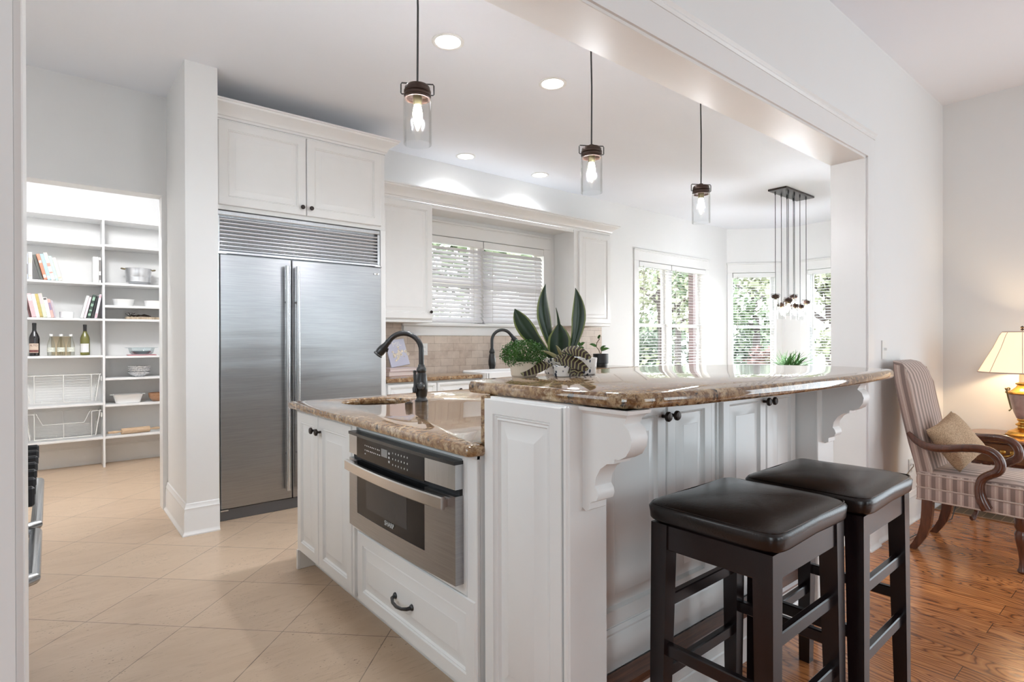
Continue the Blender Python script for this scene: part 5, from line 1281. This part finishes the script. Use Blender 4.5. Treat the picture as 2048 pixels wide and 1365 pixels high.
lm = thing('table_lamp', 'lit table lamp with a cream bell shade and gold urn base on the side table', 'table lamp', (LX, LY, LZ))
MB().lathe([(0, .0), (.088, .0), (.090, .010), (.080, .018), (.074, .030), (.045, .042), (.026, .055), (.024, .066), (.036, .074), (.036, .080), (.022, .090), (.020, .100), (.030, .108), (.026, .116), (0, .116)], (LX, LY, LZ), 36).build('lamp_foot', M['gold'], lm)
MB().lathe([(.022, .114), (.030, .120), (.045, .16), (.066, .24), (.078, .285), (0, .285)], (LX, LY, LZ), 36).build('urn', M['marble'], lm)
MB().lathe([(.079, .283), (.090, .290), (.086, .298), (.060, .306), (.034, .330), (.026, .345), (.036, .352), (.036, .358), (.020, .364), (0, .364)], (LX, LY, LZ), 36).build('urn_collar', M['gold'], lm)
MB().lathe([(.017, .362), (.017, .45), (0, .45)], (LX, LY, LZ), 20).build('candle_sleeve', flat('ivory_sleeve', (.72, .62, .50), .5), lm)
for s_ in (-1, 1):
    rx, ry = .772 * s_, -.636 * s_
    q = lambda a, h: (LX + rx * a, LY + ry * a, LZ + h)
    sp_ = [q(.092 + .014 * math.cos(t_) * (1 - i * .045), .318 + .014 * math.sin(t_) * (1 - i * .045)) for i, t_ in enumerate([-2.2 + .5 * k for k in range(15)])]
    MB().tube([q(.082, .288), q(.10, .290), q(.112, .300)] + sp_[3:], .0045, 8).tube([q(.116, .325), q(.106, .308), q(.098, .27), q(.085, .22), q(.075, .185), q(.090, .172)], .0048, 8).build('handle', M['goldgreen'], lm)
nseg = 8; prof = [(.235, .432), (.228, .440), (.190, .52), (.150, .60), (.118, .68), (.102, .706)]
MB().rings([[(LX + r * math.cos(2 * PI * k / 48), LY + r * math.sin(2 * PI * k / 48), LZ + z_) for k in range(48)] for r, z_ in prof] , cap0=False, cap1=False).build('lamp_shade', M['shade'], lm, smooth=60)
ribs = MB()
for k in range(8):
    t_ = 2 * PI * k / 8 + .15; ribs.tube([(LX + (r + .001) * math.cos(t_), LY + (r + .001) * math.sin(t_), LZ + z_) for r, z_ in prof], .0022, 5)
for r, z_ in ((prof[0][0], prof[0][1]), (prof[-1][0], prof[-1][1])): ribs.tube([(LX + r * math.cos(2 * PI * k / 48), LY + r * math.sin(2 * PI * k / 48), LZ + z_) for k in range(48)], .004, 6, closed=True)
ribs.build('shade_trim', M['shade_trim'], lm)
MB().tube([(LX, LY, LZ + .44), (LX, LY, LZ + .725)], .003, 6).lathe([(0, .715), (.010, .718), (.006, .728), (.011, .738), (0, .748)], (LX, LY, LZ), 14).tube([(LX - .10, LY, LZ + .704), (LX + .10, LY, LZ + .704)], .002, 5).build('finial', M['bronze'], lm)
lamp('table_lamp_bulb', 'POINT', (LX, LY, LZ + .57), 7, (1, .74, .45), shadow_soft_size=.04)
cd_ = MB().tube([(LX - .05, LY + .08, LZ + .004), (4.86, .94, .60), (4.83, .96, .56), (4.80, 1.0, .25), (4.76, 1.05, .012), (4.45, 1.10, .006), (4.10, 1.12, .010), (4.02, 1.14, .06), (3.99, 1.16, .20), (4.2, 1.19, .33), (4.50, 1.20, .385), (4.535, 1.212, .392)], .0032, 8).build('power_cord', M['black']); tag(cd_, 'thin black lamp cord trailing behind the armchair to the wall outlet', 'cord')
hh = struct('trim_4', MB().box(5.0, XR, .0, YO - .03, -.002, .004), M['hearth'], smooth=0)
struct('trim_5', MB().box(4.975, 5.0, .0, YO - .03, -.002, .006, .002), woodmat('hearth_border', (.24, .11, .05), (.36, .18, .08)), smooth=0)

# ------------------------------------------------------------------ dining corner behind the bar
dt = thing('dining_table', 'pale dining table under the hanging jar lights', 'dining table', (6.95, 3.1, 0))
MB().box(6.15, 7.75, 2.65, 3.55, .72, .76, .008).build('tabletop', M['palewood'], dt)
for sx in (6.23, 7.67):
    for sy in (2.73, 3.47): MB().box(sx - .035, sx + .035, sy - .035, sy + .035, 0, .72, .004).build('leg', M['palewood'], dt)
MB().box(6.25, 7.65, 2.72, 3.48, .64, .72, .003).build('apron', M['palewood'], dt)
sv = thing('spiky_plant', 'spiky green plant in a white trough on the dining table', 'plant', (6.85, 3.1, .76))
MB().lathe([(0, .001), (.19, .001), (.20, .006), (.225, .165), (.22, .168), (.20, .16), (.19, .02), (0, .018)], (6.85, 3.1, .76), 40).build('pot', M['ceramic'], sv)
MB().lathe([(0, .15), (.20, .15), (.20, .155), (0, .158)], (6.85, 3.1, .76), 30).build('soil', M['soil'], sv)
rr_ = random.Random(9); lf = MB()
for k in range(85):
    t_ = rr_.uniform(0, 2 * PI); el = rr_.uniform(.15, 1.45); L = rr_.uniform(.22, .36) * (1.0 if el < 1 else .8); ox, oy = rr_.uniform(-.10, .10), rr_.uniform(-.08, .08)
    b = (6.85 + ox, 3.1 + oy, .915); tip = (6.85 + ox * 1.5 + L * math.cos(el) * math.cos(t_) * 1.1, 3.1 + oy * 1.5 + L * math.cos(el) * math.sin(t_), .915 + L * math.sin(el) * .75)
    blade(lf, b, tip, rr_.uniform(.016, .026), (0, 0, .02), (math.cos(t_) * .2, math.sin(t_) * .2 - .3, 1), 6, .5, lambda s: (1 - s) ** .7 * (.6 + .4 * min(1, s * 5)), False)
lf.build('foliage', [M['leafmid'], M['leafmid']], sv, smooth=60)
mb = MB()
for k in range(26): mb.cushion((6.95 + rr_.uniform(-.02, .12), 3.0 + rr_.uniform(-.06, .02), .925 + rr_.uniform(0, .02)), (.03, .03, .022), .9, 8, 5)
mb.build('succulents', flat('pale_succulent', (.50, .56, .46), .6), sv)
fp = thing('floor_plant', 'leafy plant showing beside the opening post in front of the far bay window', 'plant', (7.6, 2.45, 0))
MB().lathe([(0, 0), (.15, 0), (.18, .30), (.17, .30), (.15, .26), (0, .26)], (7.6, 2.45, 0), 30).build('pot', M['ceramic'], fp)
lf = MB(); sm = MB()
for k in range(9):
    t_ = k * 2.4 + 2.2; h_ = .62 + .05 * k; q = (7.6 + .20 * math.cos(t_), 2.45 + .20 * math.sin(t_), h_)
    sm.tube([(7.6, 2.45, .26), (7.6 + .06 * math.cos(t_), 2.45 + .06 * math.sin(t_), h_ - .12), q], .006, 6)
    blade(lf, q, (7.6 + .44 * math.cos(t_), 2.45 + .44 * math.sin(t_), h_ - .03), .15, (0, 0, .05), (0, 0, 1), 8, .3, None, False)
sm.build('stems', M['leafmid'], fp); lf.build('leaves', [M['leafmid'], M['leafmid']], fp, smooth=60)

# ------------------------------------------------------------------ garden outside the windows
struct('ground', MB().box(-20, 40, 4.98, 45, -.55, -.45), M['lawn'], smooth=0)
struct('ground.001', MB().box(9.4, 40, -25, 4.98, -.55, -.45), M['lawn'], smooth=0)
bc = MB().box(9.22, 9.32, 5.90, 6.0, -.45, 3.4).build('porch_post', M['brick'], smooth=0); tag(bc, 'narrow dark red brick porch post outside the double dining window', 'post')
def tree(label, x, y, h, cr, mat, seed, nleaf=1500, trunk=.16, ls=.16, kind='tree'):
    t_ = thing('garden_' + kind, label, kind, (x, y, -.45)); r_ = random.Random(seed); tr_ = MB(); lf = MB()
    if kind == 'tree':
        tr_.tube([(x, y, -.45), (x + .05, y, h * .3), (x - .04, y + .05, h * .55), (x, y, h * .85)], [trunk, trunk * .8, trunk * .6, trunk * .2], 8)
        for k in range(9):
            a = r_.uniform(0, 2 * PI); z_ = h * r_.uniform(.3, .7); L = cr * r_.uniform(.7, 1.1)
            tr_.tube([(x, y, z_), (x + L * .5 * math.cos(a), y + L * .5 * math.sin(a), z_ + L * .3), (x + L * math.cos(a), y + L * math.sin(a), z_ + L * .45)], [trunk * .35, trunk * .2, trunk * .07], 6)
        tr_.build('trunk', M['bark'], t_)
    cl_ = [(r_.gauss(0, cr * .42), r_.gauss(0, cr * .42), (h * .62 + r_.gauss(0, h * .20)) if kind == 'tree' else r_.uniform(0, h)) for _ in range(26)]
    for k in range(nleaf):
        c = cl_[k % len(cl_)]; p = Vector((x + c[0] + r_.gauss(0, cr * .16), y + c[1] + r_.gauss(0, cr * .16), max(-.4, c[2] + r_.gauss(0, cr * .15))))
        u = Vector((r_.uniform(-1, 1), r_.uniform(-1, 1), r_.uniform(-1, 1))).normalized(); v_ = u.cross(Vector((r_.uniform(-1, 1), r_.uniform(-1, 1), .3))).normalized(); s_ = ls * r_.uniform(.5, 1.2)
        lf.add([p - u * s_, p + v_ * s_ * .6, p + u * s_, p - v_ * s_ * .6], [(0, 1, 2, 3)])
    lf.build('foliage', mat, t_, smooth=0)
tree('open branched tree with yellow-green leaves close outside the double dining window', 12.6, 9.0, 4.6, 1.7, M['foliage2'], 1, 1500, ls=.10)
tree('green leafy tree further back outside the double dining window', 21.0, 14.2, 6.0, 2.4, M['foliage'], 2, 3200, ls=.15)
tree('dense green tree outside the angled bay window', 20.0, 10.2, 5.5, 2.2, M['foliage'], 3, 3200, ls=.14)
tree('yellow-green tree beyond the end bay window', 18.0, 6.9, 5.0, 1.9, M['foliage2'], 4, 3000, ls=.14)
tree('tall green tree outside the kitchen sink window', 8.6, 12.0, 6.0, 2.4, M['foliage'], 5, 2400, ls=.18)
tree('round dark green shrub on the lawn outside the double dining window', 27.0, 19.5, 1.9, 2.6, M['hedge'], 6, 1300, ls=.2, kind='shrub')
tree('low dark shrub on the lawn, seen left of the brick porch post', 22.5, 17.8, 1.5, 1.7, M['hedge'], 7, 1300, ls=.17, kind='shrub')
tree('low green shrub on the lawn outside the angled bay window', 26.0, 13.2, 1.7, 2.2, M['hedge'], 8, 1300, ls=.2, kind='shrub')
tree('reddish shrub close outside the angled bay window', 14.8, 7.45, 1.0, .6, flat('red_shrub', (.10, .05, .04), .7, noise=.4, nscale=5), 9, 700, ls=.09, kind='shrub')
